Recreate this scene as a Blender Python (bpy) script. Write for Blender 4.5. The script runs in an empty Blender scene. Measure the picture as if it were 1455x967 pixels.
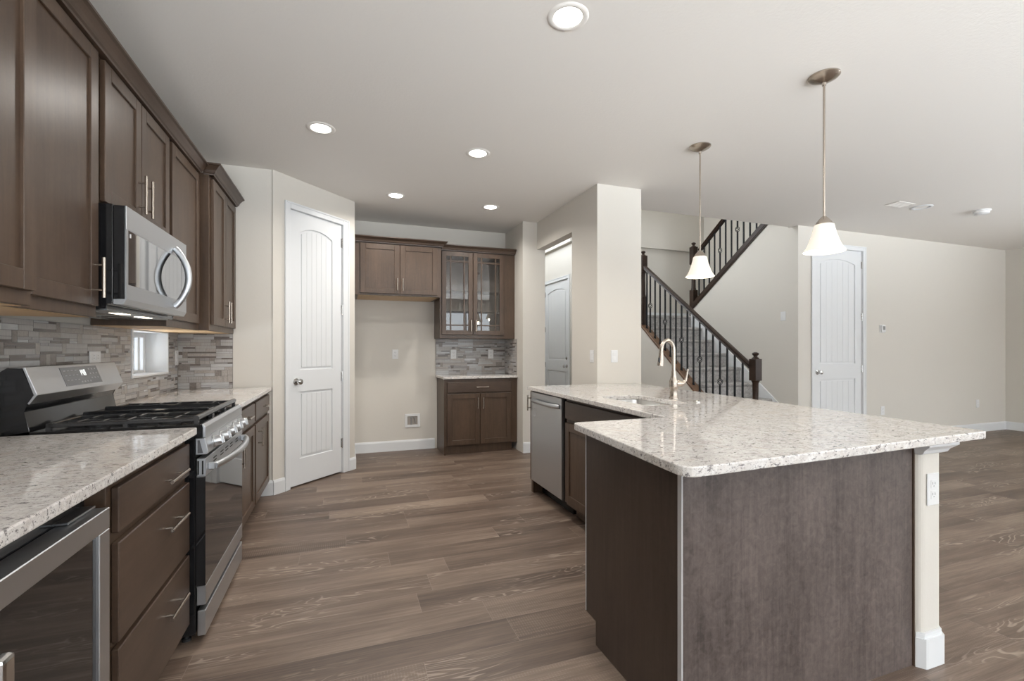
import bpy, bmesh, math, random
from mathutils import Vector, Matrix
S = bpy.context.scene
C = S.collection
PI = math.pi

# ------------------------------------------------------------------ camera, world, exposure, daylight
FPX, YAW, EYE = 667.0, 0.3450, 1.245
cd = bpy.data.cameras.new('camera')
cam = bpy.data.objects.new('camera', cd); C.objects.link(cam)
cd.sensor_width = 36.0; cd.lens = FPX / 1455 * 36.0
cd.shift_y = 11.8 / 1455
cd.clip_start = 0.02
cam.location = (0, 0, EYE); cam.rotation_euler = (PI / 2, 0, -YAW)
S.camera = cam
S.view_settings.view_transform = 'Standard'; S.view_settings.look = 'None'
S.view_settings.gamma = 1.0; S.view_settings.use_curve_mapping = False
S.view_settings.exposure = -0.06
S.cycles.use_denoising = True
S.cycles.max_bounces = 10; S.cycles.diffuse_bounces = 6; S.cycles.glossy_bounces = 5
S.cycles.transparent_max_bounces = 12
S.cycles.sample_clamp_indirect = 6.0

# unseen daylight, shaped: sky above, dim horizon, added glow below to brighten the ceiling
DAY = 1.0
w = bpy.data.worlds.new('world'); S.world = w; w.use_nodes = True
wt = w.node_tree; bgn = wt.nodes['Background']
_tc = wt.nodes.new('ShaderNodeTexCoord'); _sx = wt.nodes.new('ShaderNodeSeparateXYZ'); _fc = wt.nodes.new('ShaderNodeFloatCurve')
_mr = wt.nodes.new('ShaderNodeMapRange'); _mr.inputs[1].default_value = -1; _mr.inputs[2].default_value = 1
wt.links.new(_tc.outputs['Generated'], _sx.inputs[0]); wt.links.new(_sx.outputs[2], _mr.inputs[0])
wt.links.new(_mr.outputs[0], _fc.inputs['Value'])
_cv = _fc.mapping.curves[0]
_pts = [(0, 1.0), (.34, .95), (.44, .20), (.5, .115), (.58, .13), (.70, .27), (1, .27)]
while len(_cv.points) < len(_pts): _cv.points.new(.5, .5)
for _p, _q in zip(_cv.points, _pts): _p.location = _q; _p.handle_type = 'VECTOR'
_fc.mapping.update()
_ml = wt.nodes.new('ShaderNodeMath'); _ml.operation = 'MULTIPLY'; _ml.inputs[1].default_value = 30.0 * DAY
wt.links.new(_fc.outputs[0], _ml.inputs[0]); wt.links.new(_ml.outputs[0], bgn.inputs[1])
bgn.inputs[0].default_value = (0.88, 0.945, 1.0, 1)

def portal(name, loc, rot, sx, sy):
    """daylight opening: the sky is sampled through it"""
    l = bpy.data.lights.new(name, 'AREA'); l.shape = 'RECTANGLE'; l.size = sx; l.size_y = sy
    l.cycles.is_portal = True
    o = bpy.data.objects.new(name, l); C.objects.link(o); o.location = loc; o.rotation_euler = rot
    return o
YB = -3.2          # wall behind the camera
XR = 9.66          # far right wall
CEIL = 2.77
ADDED_BACK_WIN = [(-1.0, 1.5, 0.1, 2.35), (2.3, 4.9, 0.06, 2.4), (5.9, 8.9, 0.5, 2.4)]  # unseen windows behind the camera, added to light the room
ADDED_RIGHT_WIN = [(-2.4, 0.6, 0.5, 2.4)]  # unseen window in the right wall, added for more daylight
for i, (a, b, c, d) in enumerate(ADDED_BACK_WIN):
    portal('daylight_portal', ((a + b) / 2, YB - .1, (c + d) / 2), (PI / 2, 0, 0), b - a, d - c)
for (a, b, c, d) in ADDED_RIGHT_WIN:
    portal('daylight_portal', (XR + .1, (a + b) / 2, (c + d) / 2), (PI / 2, 0, PI / 2), b - a, d - c)
portal('daylight_portal', (2.15, 6.9, 4.2), (PI / 2, 0, -PI / 2), 3.6, 1.7)  # unseen high opening, added to brighten the stairwell
portal('daylight_portal', (-1.37, 3.9, 1.215), (PI / 2, 0, -PI / 2), .62, .30)

# ------------------------------------------------------------------ materials
def nmat(name):
    m = bpy.data.materials.new(name); m.use_nodes = True
    nt = m.node_tree
    return m, nt, nt.nodes['Principled BSDF']
def N(nt, typ, **kw):
    n = nt.nodes.new(typ)
    for k, v in kw.items(): setattr(n, k, v)
    return n
def setin(nt, sock, v):
    if isinstance(v, bpy.types.NodeSocket): nt.links.new(v, sock)
    else: sock.default_value = v
def mth(nt, op, a, b=None, c=None):
    n = N(nt, 'ShaderNodeMath', operation=op)
    setin(nt, n.inputs[0], a)
    if b is not None: setin(nt, n.inputs[1], b)
    if c is not None: setin(nt, n.inputs[2], c)
    return n.outputs[0]
def objco(nt, scale=(1, 1, 1)):
    t = N(nt, 'ShaderNodeTexCoord'); mp = N(nt, 'ShaderNodeMapping')
    nt.links.new(t.outputs['Object'], mp.inputs[0]); mp.inputs['Scale'].default_value = scale
    return mp.outputs[0]
def noise(nt, co, scale=5, detail=4, rough=.55, dist=0):
    n = N(nt, 'ShaderNodeTexNoise'); nt.links.new(co, n.inputs['Vector'])
    n.inputs['Scale'].default_value = scale; n.inputs['Detail'].default_value = detail
    n.inputs['Roughness'].default_value = rough; n.inputs['Distortion'].default_value = dist
    return n.outputs['Fac']
def ramp(nt, fac, stops, interp='LINEAR'):
    r = N(nt, 'ShaderNodeValToRGB'); r.color_ramp.interpolation = interp
    nt.links.new(fac, r.inputs[0])
    el = r.color_ramp.elements
    while len(el) < len(stops): el.new(.5)
    for e, (p, c) in zip(el, stops): e.position = p; e.color = (*c, 1)
    return r.outputs[0]
def mixc(nt, fac, a, b, mode='MIX'):
    n = N(nt, 'ShaderNodeMix', data_type='RGBA', blend_type=mode)
    setin(nt, n.inputs[0], fac)
    setin(nt, n.inputs[6], a if isinstance(a, bpy.types.NodeSocket) else (*a, 1))
    setin(nt, n.inputs[7], b if isinstance(b, bpy.types.NodeSocket) else (*b, 1))
    return n.outputs[2]
def bump(nt, h, strength, dist=.002):
    b = N(nt, 'ShaderNodeBump'); b.inputs['Strength'].default_value = strength
    b.inputs['Distance'].default_value = dist; nt.links.new(h, b.inputs['Height'])
    return b.outputs[0]
def simple(name, col, rough=.5, metal=0, spec=.5, coat=0, nb=0, nscale=200):
    m, nt, p = nmat(name)
    p.inputs['Base Color'].default_value = (*col, 1)
    p.inputs['Roughness'].default_value = rough; p.inputs['Metallic'].default_value = metal
    p.inputs['Specular IOR Level'].default_value = spec; p.inputs['Coat Weight'].default_value = coat
    if nb:
        nt.links.new(bump(nt, noise(nt, objco(nt), nscale, 3), nb), p.inputs['Normal'])
    return m
def wood(name, c0, c1, axis, rough=.36, scale=1.0, blotch=.5, spec=.5, mott=.3):
    m, nt, p = nmat(name)
    sc = [14 * scale] * 3; sc['xyz'.index(axis)] = .9 * scale
    g = noise(nt, objco(nt, sc), 4, 6, .62, .4)
    sc2 = [3.0] * 3; sc2['xyz'.index(axis)] = 1.0
    bl = noise(nt, objco(nt, sc2), 2.2, 3, .5, .3)
    f = mth(nt, 'ADD', mth(nt, 'MULTIPLY', g, 1 - blotch), mth(nt, 'MULTIPLY', bl, blotch))
    f = mth(nt, 'ADD', f, mth(nt, 'MULTIPLY', mth(nt, 'SUBTRACT', noise(nt, objco(nt), 38, 6, .7, .6), .5), mott))
    nt.links.new(ramp(nt, f, [(.3, c0), (.7, c1)]), p.inputs['Base Color'])
    p.inputs['Roughness'].default_value = rough; p.inputs['Specular IOR Level'].default_value = spec
    nt.links.new(bump(nt, g, .06, .002), p.inputs['Normal'])
    return m
def paint(name, col, rough, nscale, nstr):
    m, nt, p = nmat(name)
    p.inputs['Base Color'].default_value = (*col, 1); p.inputs['Roughness'].default_value = rough
    p.inputs['Specular IOR Level'].default_value = .35
    nt.links.new(bump(nt, noise(nt, objco(nt), nscale, 3, .6), nstr, .004), p.inputs['Normal'])
    return m
M = {}
M['wall'] = paint('wall_paint', (.605, .573, .522), .6, 90, .12)
M['ceiling'] = paint('ceiling_paint', (.745, .715, .675), .75, 60, .3)
M['white'] = simple('white_trim', (.69, .70, .71), .35)
M['plastic'] = simple('white_plastic', (.70, .70, .70), .3)
M['wood_z'] = wood('stained_maple_vertical', (.046, .027, .0165), (.098, .061, .039), 'z', .36)
M['wood_y'] = wood('stained_maple_lengthwise', (.042, .025, .016), (.080, .051, .035), 'y', .36)
M['wood_x'] = wood('stained_maple_crosswise', (.042, .025, .016), (.080, .051, .035), 'x', .36)
M['wood_panel_sheen'] = wood('stained_maple_panel_sheen', (.045, .033, .029), (.130, .101, .091), 'z', .42, 1.1, .5, .5, .7)  # greyer and lighter than the other maple: window sheen put into the colour
M['rail_wood'] = wood('stair_rail_wood', (.016, .009, .006), (.042, .023, .015), 'y', .36, spec=.3)
M['curb_wood'] = wood('stair_curb_wood', (.09, .046, .024), (.17, .092, .052), 'y', .4)
M['natural'] = wood('natural_maple', (.50, .33, .17), (.62, .43, .24), 'y', .45)
M['inner'] = wood('cabinet_inside', (.10, .07, .052), (.15, .11, .085), 'z', .5)
M['dark'] = simple('dark_gap', (.012, .011, .010), .7)
M['black'] = simple('black_enamel', (.012, .012, .013), .12)
M['black_matte'] = simple('cast_iron', (.030, .030, .031), .22, spec=.6)
M['blackglass'] = simple('black_glass', (.010, .010, .011), .03, spec=.75)
M['mwglass'] = simple('microwave_glass', (.012, .012, .013), .03, spec=1.0, coat=1.0)
M['iron'] = simple('wrought_iron', (.006, .007, .009), .45, spec=.25)
M['nickel'] = simple('brushed_nickel', (.47, .415, .36), .27, 1.0)
M['chrome'] = simple('satin_chrome', (.62, .61, .60), .18, 1.0)
M['grey_plastic'] = simple('grey_plastic', (.10, .10, .105), .35)
M['display'] = simple('oven_display', (.14, .14, .145), .25)
M['darkslot'] = simple('outlet_slot', (.22, .22, .22), .6)
def steel(name, col, rough, axis):
    m, nt, p = nmat(name)
    sc = [90.0] * 3; sc['xyz'.index(axis)] = 2.0
    g = noise(nt, objco(nt, sc), 1, 2)
    p.inputs['Base Color'].default_value = (*col, 1); p.inputs['Metallic'].default_value = 1
    p.inputs['Roughness'].default_value = rough
    return m
M['steel'] = steel('stainless_steel', (.56, .575, .595), .38, 'y')
M['steel_dark'] = steel('stainless_steel_dark_grey', (.40, .41, .42), .36, 'y')  # darker steel for the cooler hinge and microwave underside
M['knob'] = simple('knob_metal', (.60, .605, .61), .33, 1.0)
M['sink'] = steel('sink_steel', (.78, .77, .75), .3, 'y')

def emis(name, col, strength, base=(.9, .9, .88)):
    m, nt, p = nmat(name)
    p.inputs['Base Color'].default_value = (*base, 1)
    p.inputs['Emission Color'].default_value = (*col, 1); p.inputs['Emission Strength'].default_value = strength
    return m
M['lens'] = emis('lit_lens', (1, .97, .92), 14)
M['shade'] = emis('frosted_shade_lit', (1, .91, .76), .55, (.6, .58, .54))
M['led'] = emis('lit_digits', (.95, 1, 1), 1.2)
M['mwlamp'] = emis('cooktop_lamp', (1, .88, .7), 6)

def glassmat(name, refl=.10, tint=(1, 1, 1)):
    m = bpy.data.materials.new(name); m.use_nodes = True; nt = m.node_tree
    nt.nodes.remove(nt.nodes['Principled BSDF'])
    out = nt.nodes['Material Output']
    tr = N(nt, 'ShaderNodeBsdfTransparent'); tr.inputs[0].default_value = (*tint, 1)
    gl = N(nt, 'ShaderNodeBsdfGlossy'); gl.inputs['Roughness'].default_value = .01
    fr = N(nt, 'ShaderNodeFresnel'); fr.inputs[0].default_value = 1.5
    mx = N(nt, 'ShaderNodeMixShader')
    nt.links.new(mth(nt, 'MULTIPLY_ADD', fr.outputs[0], 1.2, refl), mx.inputs[0])
    nt.links.new(tr.outputs[0], mx.inputs[1]); nt.links.new(gl.outputs[0], mx.inputs[2])
    nt.links.new(mx.outputs[0], out.inputs[0])
    return m
M['glass'] = glassmat('cabinet_glass', .03)
M['pane'] = glassmat('window_pane', .0)

def granite():
    m, nt, p = nmat('granite')
    co = objco(nt); st = objco(nt, (1.0, 1.9, 1.9))
    big = noise(nt, co, 10, 4, .6, .6)
    base = ramp(nt, big, [(.3, (.55, .505, .475)), (.5, (.66, .635, .61)), (.7, (.60, .545, .50))])
    cloud = ramp(nt, noise(nt, st, 26, 6, .68, .4), [(.47, (0, 0, 0)), (.60, (1, 1, 1))])
    base = mixc(nt, mth(nt, 'MULTIPLY', cloud, .27), base, (.40, .375, .36))
    pale = ramp(nt, noise(nt, co, 48, 4, .6, .2), [(.52, (0, 0, 0)), (.62, (1, 1, 1))])
    base = mixc(nt, mth(nt, 'MULTIPLY', pale, .5), base, (.78, .765, .75))
    f1 = ramp(nt, noise(nt, st, 46, 7, .72, .3), [(.565, (0, 0, 0)), (.60, (1, 1, 1))])
    base = mixc(nt, mth(nt, 'MULTIPLY', f1, .9), base, (.13, .118, .12))
    f2 = ramp(nt, noise(nt, st, 120, 4, .7), [(.575, (0, 0, 0)), (.63, (1, 1, 1))])
    base = mixc(nt, mth(nt, 'MULTIPLY', f2, .6), base, (.16, .145, .15))
    nt.links.new(base, p.inputs['Base Color'])
    p.inputs['Roughness'].default_value = .07; p.inputs['Specular IOR Level'].default_value = .55
    return m
M['granite'] = granite()

def plank_floor():
    m, nt, p = nmat('plank_floor')
    PW, PL = .181, 1.22
    t = N(nt, 'ShaderNodeTexCoord'); sx = N(nt, 'ShaderNodeSeparateXYZ'); nt.links.new(t.outputs['Object'], sx.inputs[0])
    X, Y = sx.outputs[0], sx.outputs[1]
    v = mth(nt, 'DIVIDE', mth(nt, 'ADD', Y, 20 + .028), PW); row = mth(nt, 'FLOOR', v)
    wn = N(nt, 'ShaderNodeTexWhiteNoise', noise_dimensions='1D'); nt.links.new(row, wn.inputs['W'])
    u = mth(nt, 'ADD', mth(nt, 'DIVIDE', mth(nt, 'ADD', X, 20), PL), wn.outputs['Value']); col = mth(nt, 'FLOOR', u)
    cb = N(nt, 'ShaderNodeCombineXYZ'); nt.links.new(row, cb.inputs[0]); nt.links.new(col, cb.inputs[1])
    wn2 = N(nt, 'ShaderNodeTexWhiteNoise', noise_dimensions='3D'); nt.links.new(cb.outputs[0], wn2.inputs['Vector'])
    rnd = wn2.outputs['Value']; rc = N(nt, 'ShaderNodeSeparateColor'); nt.links.new(wn2.outputs['Color'], rc.inputs[0])
    def coords(kx, ky, kz):
        c = N(nt, 'ShaderNodeCombineXYZ')
        nt.links.new(mth(nt, 'ADD', mth(nt, 'MULTIPLY', X, kx), mth(nt, 'MULTIPLY', rnd, 37)), c.inputs[0])
        nt.links.new(mth(nt, 'MULTIPLY', Y, ky), c.inputs[1]); nt.links.new(mth(nt, 'MULTIPLY', rc.outputs[0], kz), c.inputs[2])
        return c.outputs[0]
    tone = noise(nt, coords(1.1, 7, 9), 1, 3, .5, .2)
    grain = mth(nt, 'ADD', mth(nt, 'MULTIPLY', noise(nt, coords(2.6, 60, 9), 1, 5, .65, .1), .55), mth(nt, 'MULTIPLY', noise(nt, coords(5.5, 190, 5), 1, 4, .7), .45))
    a = mth(nt, 'ADD', mth(nt, 'MULTIPLY', tone, .43), mth(nt, 'MULTIPLY', grain, .62)); a = mth(nt, 'SUBTRACT', a, .025)
    a = mth(nt, 'ADD', a, mth(nt, 'MULTIPLY', mth(nt, 'SUBTRACT', rnd, .5), .16))
    base = ramp(nt, a, [(.32, (.058, .037, .027)), (.5, (.130, .090, .067)), (.68, (.235, .175, .133))])
    # cathedral figure: pale contour lines running with the plank
    fig = noise(nt, coords(1.5, 9.5, 9), 1, 2, .5, .5)
    ln = mth(nt, 'SINE', mth(nt, 'MULTIPLY', fig, 95))
    lm = ramp(nt, ln, [(.55, (0, 0, 0)), (.98, (1, 1, 1))])
    pm = ramp(nt, noise(nt, coords(.9, 5, 23), 1, 2), [(.54, (0, 0, 0)), (.62, (1, 1, 1))])
    base = mixc(nt, mth(nt, 'MULTIPLY', mth(nt, 'MULTIPLY', lm, pm), .48), base, (.44, .36, .29))
    # saw marks across some planks
    saw = mth(nt, 'SINE', mth(nt, 'MULTIPLY', X, 520))
    sm = mth(nt, 'MULTIPLY', mth(nt, 'MULTIPLY', mth(nt, 'GREATER_THAN', saw, .75), mth(nt, 'GREATER_THAN', rc.outputs[1], .72)), mth(nt, 'GREATER_THAN', grain, .5))
    base = mixc(nt, mth(nt, 'MULTIPLY', sm, .28), base, (.32, .26, .21))
    fv = mth(nt, 'FRACT', v); fu = mth(nt, 'FRACT', u)
    ev = mth(nt, 'MULTIPLY', mth(nt, 'MINIMUM', fv, mth(nt, 'SUBTRACT', 1, fv)), PW)
    eu = mth(nt, 'MULTIPLY', mth(nt, 'MINIMUM', fu, mth(nt, 'SUBTRACT', 1, fu)), PL)
    e = mth(nt, 'MINIMUM', ev, eu)
    base = mixc(nt, mth(nt, 'MULTIPLY', mth(nt, 'LESS_THAN', e, .0011), .45), base, (.30, .24, .20))
    nt.links.new(base, p.inputs['Base Color'])
    nt.links.new(mth(nt, 'MULTIPLY_ADD', grain, .18, .34), p.inputs['Roughness'])
    p.inputs['Specular IOR Level'].default_value = .45
    nt.links.new(bump(nt, grain, .08, .001), p.inputs['Normal'])
    return m
M['floor'] = plank_floor()
def carpet():
    m, nt, p = nmat('carpet')
    f = noise(nt, objco(nt), 140, 4, .7)
    g = noise(nt, objco(nt), 30, 3, .6)
    nt.links.new(ramp(nt, mth(nt, 'ADD', mth(nt, 'MULTIPLY', f, .6), mth(nt, 'MULTIPLY', g, .4)), [(.35, (.20, .19, .185)), (.65, (.56, .54, .52))]), p.inputs['Base Color'])
    p.inputs['Roughness'].default_value = .95; p.inputs['Specular IOR Level'].default_value = .1
    nt.links.new(bump(nt, f, .8, .006), p.inputs['Normal'])
    return m
M['carpet'] = carpet()
def stone(name, c0, c1, rough, sc=(3, 3, 40)):
    m, nt, p = nmat(name)
    nt.links.new(ramp(nt, noise(nt, objco(nt, sc), 6, 4, .6), [(.3, c0), (.7, c1)]), p.inputs['Base Color'])
    p.inputs['Roughness'].default_value = rough
    return m
TILES = [stone('tile_pale_glass', (.40, .395, .395), (.50, .495, .495), .2),
         stone('tile_grey_glass', (.25, .235, .23), (.34, .32, .31), .2),
         stone('tile_brown_glass', (.11, .09, .08), (.17, .145, .13), .2),
         stone('tile_beige_stone', (.29, .26, .235), (.40, .365, .335), .4, (20, 20, 20)),
         stone('tile_taupe_stone', (.17, .15, .135), (.26, .23, .21), .35, (20, 20, 20)),
         stone('tile_striped_stone', (.31, .29, .275), (.43, .41, .395), .3, (60, 60, 3))]
M['grout'] = simple('grout', (.22, .205, .195), .8)

# ------------------------------------------------------------------ mesh builder
def ident(x, y, z): return (x, y, z)
class MB:
    def __init__(s): s.v = []; s.f = []; s.sm = []; s.mi = []
    def add(s, bm, f=ident, smooth=False, mi=0):
        for v in bm.verts: v.co = f(*v.co)
        bmesh.ops.recalc_face_normals(bm, faces=bm.faces)
        b = len(s.v); bm.verts.index_update()
        s.v += [tuple(v.co) for v in bm.verts]
        for fc in bm.faces:
            s.f.append([b + v.index for v in fc.verts]); s.sm.append(smooth); s.mi.append(mi)
        bm.free(); return s
    def box(s, x0, x1, y0, y1, z0, z1, f=ident, bev=0, mi=0, seg=1):
        bm = bmesh.new(); bmesh.ops.create_cube(bm, size=1)
        for v in bm.verts:
            v.co = ((x0 + x1) / 2 + v.co.x * (x1 - x0), (y0 + y1) / 2 + v.co.y * (y1 - y0), (z0 + z1) / 2 + v.co.z * (z1 - z0))
        if bev: bmesh.ops.bevel(bm, geom=list(bm.edges), offset=bev, segments=seg, affect='EDGES', profile=.5)
        return s.add(bm, f, False, mi)
    def prism(s, poly, axis, a, b, f=ident, bev=0, mi=0, smooth=False):
        """poly in the two other axes (in x,y,z order), extruded a..b along axis"""
        bm = bmesh.new()
        def pt(p, t):
            return {'x': (t, p[0], p[1]), 'y': (p[0], t, p[1]), 'z': (p[0], p[1], t)}[axis]
        v0 = [bm.verts.new(pt(p, a)) for p in poly]; v1 = [bm.verts.new(pt(p, b)) for p in poly]
        n = len(poly)
        bm.faces.new(v0); bm.faces.new(v1[::-1])
        for i in range(n): bm.faces.new((v0[i], v0[(i + 1) % n], v1[(i + 1) % n], v1[i]))
        if bev: bmesh.ops.bevel(bm, geom=list(bm.edges), offset=bev, segments=1, affect='EDGES')
        return s.add(bm, f, smooth, mi)
    def lathe(s, prof, c=(0, 0, 0), axis='z', seg=24, f=ident, mi=0, cap=True):
        bm = bmesh.new(); rings = []
        for r, h in prof:
            ring = []
            for i in range(seg):
                a = 2 * PI * i / seg; p, q = r * math.cos(a), r * math.sin(a)
                co = {'z': (p, q, h), 'x': (h, p, q), 'y': (p, h, q)}[axis]
                ring.append(bm.verts.new((c[0] + co[0], c[1] + co[1], c[2] + co[2])))
            rings.append(ring)
        for A, B in zip(rings, rings[1:]):
            for i in range(seg): bm.faces.new((A[i], A[(i + 1) % seg], B[(i + 1) % seg], B[i]))
        if cap:
            bm.faces.new(rings[0][::-1]); bm.faces.new(rings[-1])
        return s.add(bm, f, True, mi)
    def tube(s, pts, r, seg=10, f=ident, mi=0, closed=False, flat=1.0):
        pts = [Vector(p) for p in pts]; n = len(pts)
        rs = r if isinstance(r, (list, tuple)) else [r] * n
        bm = bmesh.new(); rings = []; up = None
        for i, p in enumerate(pts):
            if closed: t = pts[(i + 1) % n] - pts[i - 1]
            else: t = pts[min(i + 1, n - 1)] - pts[max(i - 1, 0)]
            t.normalize()
            if up is None:
                up = Vector((0, 0, 1)) if abs(t.z) < .9 else Vector((1, 0, 0))
            sd = t.cross(up).normalized(); up = sd.cross(t).normalized()
            rings.append([bm.verts.new(p + sd * (rs[i] * math.cos(2 * PI * k / seg)) + up * (rs[i] * flat * math.sin(2 * PI * k / seg))) for k in range(seg)])
        for i in range(n if closed else n - 1):
            A, B = rings[i], rings[(i + 1) % n]
            for k in range(seg): bm.faces.new((A[k], A[(k + 1) % seg], B[(k + 1) % seg], B[k]))
        if not closed:
            bm.faces.new(rings[0][::-1]); bm.faces.new(rings[-1])
        return s.add(bm, f, True, mi)
    def cyl(s, p0, p1, r, seg=16, f=ident, mi=0): return s.tube([p0, p1], r, seg, f, mi)
    def flat2d(s, polys, z0, z1, bev=0, f=ident, mi=0):
        """filled outline with holes, in x,y, thickness z0..z1"""
        cu = bpy.data.curves.new('outline', 'CURVE'); cu.dimensions = '2D'; cu.fill_mode = 'BOTH'
        cu.extrude = (z1 - z0) / 2 - bev; cu.bevel_depth = bev; cu.bevel_resolution = 1; cu.offset = -bev
        for po in polys:
            sp = cu.splines.new('POLY'); sp.points.add(len(po) - 1); sp.use_cyclic_u = True
            for q, (x, y) in zip(sp.points, po): q.co = (x, y, 0, 1)
        o = bpy.data.objects.new('outline', cu); C.objects.link(o)
        dg = bpy.context.evaluated_depsgraph_get()
        me = bpy.data.meshes.new_from_object(o.evaluated_get(dg))
        bm = bmesh.new(); bm.from_mesh(me)
        bmesh.ops.remove_doubles(bm, verts=bm.verts, dist=1e-5)
        bpy.data.objects.remove(o); bpy.data.curves.remove(cu); bpy.data.meshes.remove(me)
        for v in bm.verts: v.co.z += (z0 + z1) / 2
        return s.add(bm, f, False, mi)
    def build(s, name, mats, parent=None, loc=None):
        me = bpy.data.meshes.new(name)
        o = bpy.data.objects.new(name, me); C.objects.link(o)
        off = Vector((0, 0, 0))
        if parent is not None:
            off = root_loc(parent); o.parent = parent
        elif loc is not None:
            off = Vector(loc); o.location = off
        me.from_pydata([tuple(Vector(v) - off) for v in s.v], [], s.f)
        for m in (mats if isinstance(mats, (list, tuple)) else [mats]): me.materials.append(m)
        if any(s.sm): me.set_sharp_from_angle(angle=math.radians(42))
        me.polygons.foreach_set('use_smooth', s.sm); me.polygons.foreach_set('material_index', s.mi)
        me.update(); return o
def root_loc(o):
    while o.parent: o = o.parent
    return o.location.copy()
def tag(o, label, cat, group=None):
    o['label'] = label; o['category'] = cat
    if group: o['group'] = group
    return o
def thing(name, label, cat, loc=(0, 0, 0), group=None):
    o = bpy.data.objects.new(name, None); C.objects.link(o); o.empty_display_size = .1
    o.location = loc
    return tag(o, label, cat, group)
def centre(mb):
    xs, ys, zs = zip(*mb.v)
    return ((min(xs) + max(xs)) / 2, (min(ys) + max(ys)) / 2, min(zs))
def solo(mb, name, m, label, cat, group=None):
    return tag(mb.build(name, m, None, centre(mb)), label, cat, group)
def struct(mb, name, m, parent=None):
    o = mb.build(name, m, parent)
    if parent is None: o['kind'] = 'structure'
    return o
def structroot(name, loc=(0, 0, 0)):
    o = bpy.data.objects.new(name, None); C.objects.link(o); o.location = loc; o.empty_display_size = .1
    o['kind'] = 'structure'; return o
def dup(root, loc, label, group=None):
    r = root.copy(); C.objects.link(r); r.location = loc; r['label'] = label
    if group: r['group'] = group
    for ch in list(root.children):
        c = ch.copy(); C.objects.link(c); c.parent = r
        for g in list(ch.children):
            d = g.copy(); C.objects.link(d); d.parent = c
    return r

# local frames: (along the wall, outward, up) -> world
def fL(X): return lambda a, o, z: (X + o, a, z)          # faces +x
def fI(X): return lambda a, o, z: (X - o, a, z)          # faces -x
def fB(Y): return lambda a, o, z: (a, Y - o, z)          # faces -y
def fF(Y): return lambda a, o, z: (a, Y + o, z)          # faces +y
PA = Vector((-.565, 4.45)); PBv = Vector((.112, 5.14)); PN = (PBv - PA).normalized(); PO = Vector((PN.y, -PN.x)); PLEN = (PBv - PA).length
def fP(a, o, z): q = PA + PN * a + PO * o; return (q.x, q.y, z)

def arc(cx, cy, r, a0, a1, n=6):
    return [(cx + r * math.cos(math.radians(a0 + (a1 - a0) * i / n)), cy + r * math.sin(math.radians(a0 + (a1 - a0) * i / n))) for i in range(n + 1)]
def rrect(x0, x1, y0, y1, r, n=6):
    return arc(x1 - r, y1 - r, r, 0, 90, n) + arc(x0 + r, y1 - r, r, 90, 180, n) + arc(x0 + r, y0 + r, r, 180, 270, n) + arc(x1 - r, y0 + r, r, 270, 360, n)
def roundpoly(pts, rad, n=6):
    out = []; k = len(pts)
    for i, p in enumerate(pts):
        r = rad[i] if isinstance(rad, (list, tuple)) else rad
        p = Vector(p)
        if r <= 0: out.append(tuple(p)); continue
        a = (Vector(pts[i - 1]) - p).normalized(); b = (Vector(pts[(i + 1) % k]) - p).normalized()
        for t in range(n + 1):
            t /= n
            out.append(tuple(p + a * r * (1 - t) ** 2 + b * r * t ** 2))
    return out

# ------------------------------------------------------------------ room shell
mb = MB(); mb.box(-1.6, XR + .2, YB - .2, 9.5, -.12, 0); struct(mb, 'floor', M['floor'])
mb = MB()
mb.box(-1.6, XR + .2, YB - .2, 4.36, CEIL, 3.05)
mb.box(-1.6, 2.31, 4.36, 6.1, CEIL, 3.05)
struct(mb, 'ceiling', M['ceiling'])
mb = MB(); mb.box(2.2, 6.5, 4.3, 9.5, 5.3, 5.45); struct(mb, 'ceiling_stairwell', M['ceiling'])
W = M['wall']
WX = -1.26
KW = (3.575, 4.222, 1.058, 1.372)     # small kitchen window: y0,y1,z0,z1
mb = MB()
mb.box(-1.46, WX, YB - .2, KW[0], 0, CEIL); mb.box(-1.46, WX, KW[1], 6.0, 0, CEIL)
mb.box(-1.46, WX, KW[0], KW[1], 0, KW[2]); mb.box(-1.46, WX, KW[0], KW[1], KW[3], CEIL)
struct(mb, 'wall_left', W)
DP = (.167, .800, 2.49)               # pantry door opening on the angled wall
mb = MB()
mb.box(WX, -.565, 4.46, 4.56, 0, CEIL)
mb.box(0, DP[0], -.11, 0, 0, CEIL, fP); mb.box(DP[1], PLEN, -.11, 0, 0, CEIL, fP); mb.box(DP[0], DP[1], -.11, 0, DP[2], CEIL, fP)
mb.box(.002, .112, 5.14, 5.88, 0, CEIL)
struct(mb, 'wall_pantry', W)
mb = MB(); mb.box(.002, 2.31, 5.88, 6.0, 0, CEIL); struct(mb, 'wall_alcove', W)
mb = MB(); mb.box(2.02, 2.31, 5.24, 5.88, 0, CEIL); struct(mb, 'wall_alcove_side', W)
mb = MB()
mb.box(2.205, 2.31, 4.32, 5.24, 2.442, CEIL); mb.box(2.205, 2.31, 3.96, 4.32, 0, CEIL); mb.box(2.205, 2.683, 3.81, 3.96, 0, CEIL)
struct(mb, 'wall_passage', W)
mb = MB(); mb.box(2.19, 2.31, 6.0, 9.3, 0, 3.05); mb.box(2.19, 2.31, 4.36, 9.3, 3.05, 3.35); mb.box(2.19, 2.31, 4.36, 9.3, 5.05, 5.3); mb.box(2.19, 2.31, 4.36, 5.1, 3.35, 5.05); mb.box(2.19, 2.31, 8.7, 9.3, 3.35, 5.05); struct(mb, 'wall_hall_left', W)  # upper opening is unseen, added to let light onto the stairs
mb = MB(); mb.box(-1.26, .002, 5.88, 6.0, 0, CEIL); struct(mb, 'wall_pantry_light_stop', W)  # unseen wall, added to keep light from leaking under the pantry door
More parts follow.
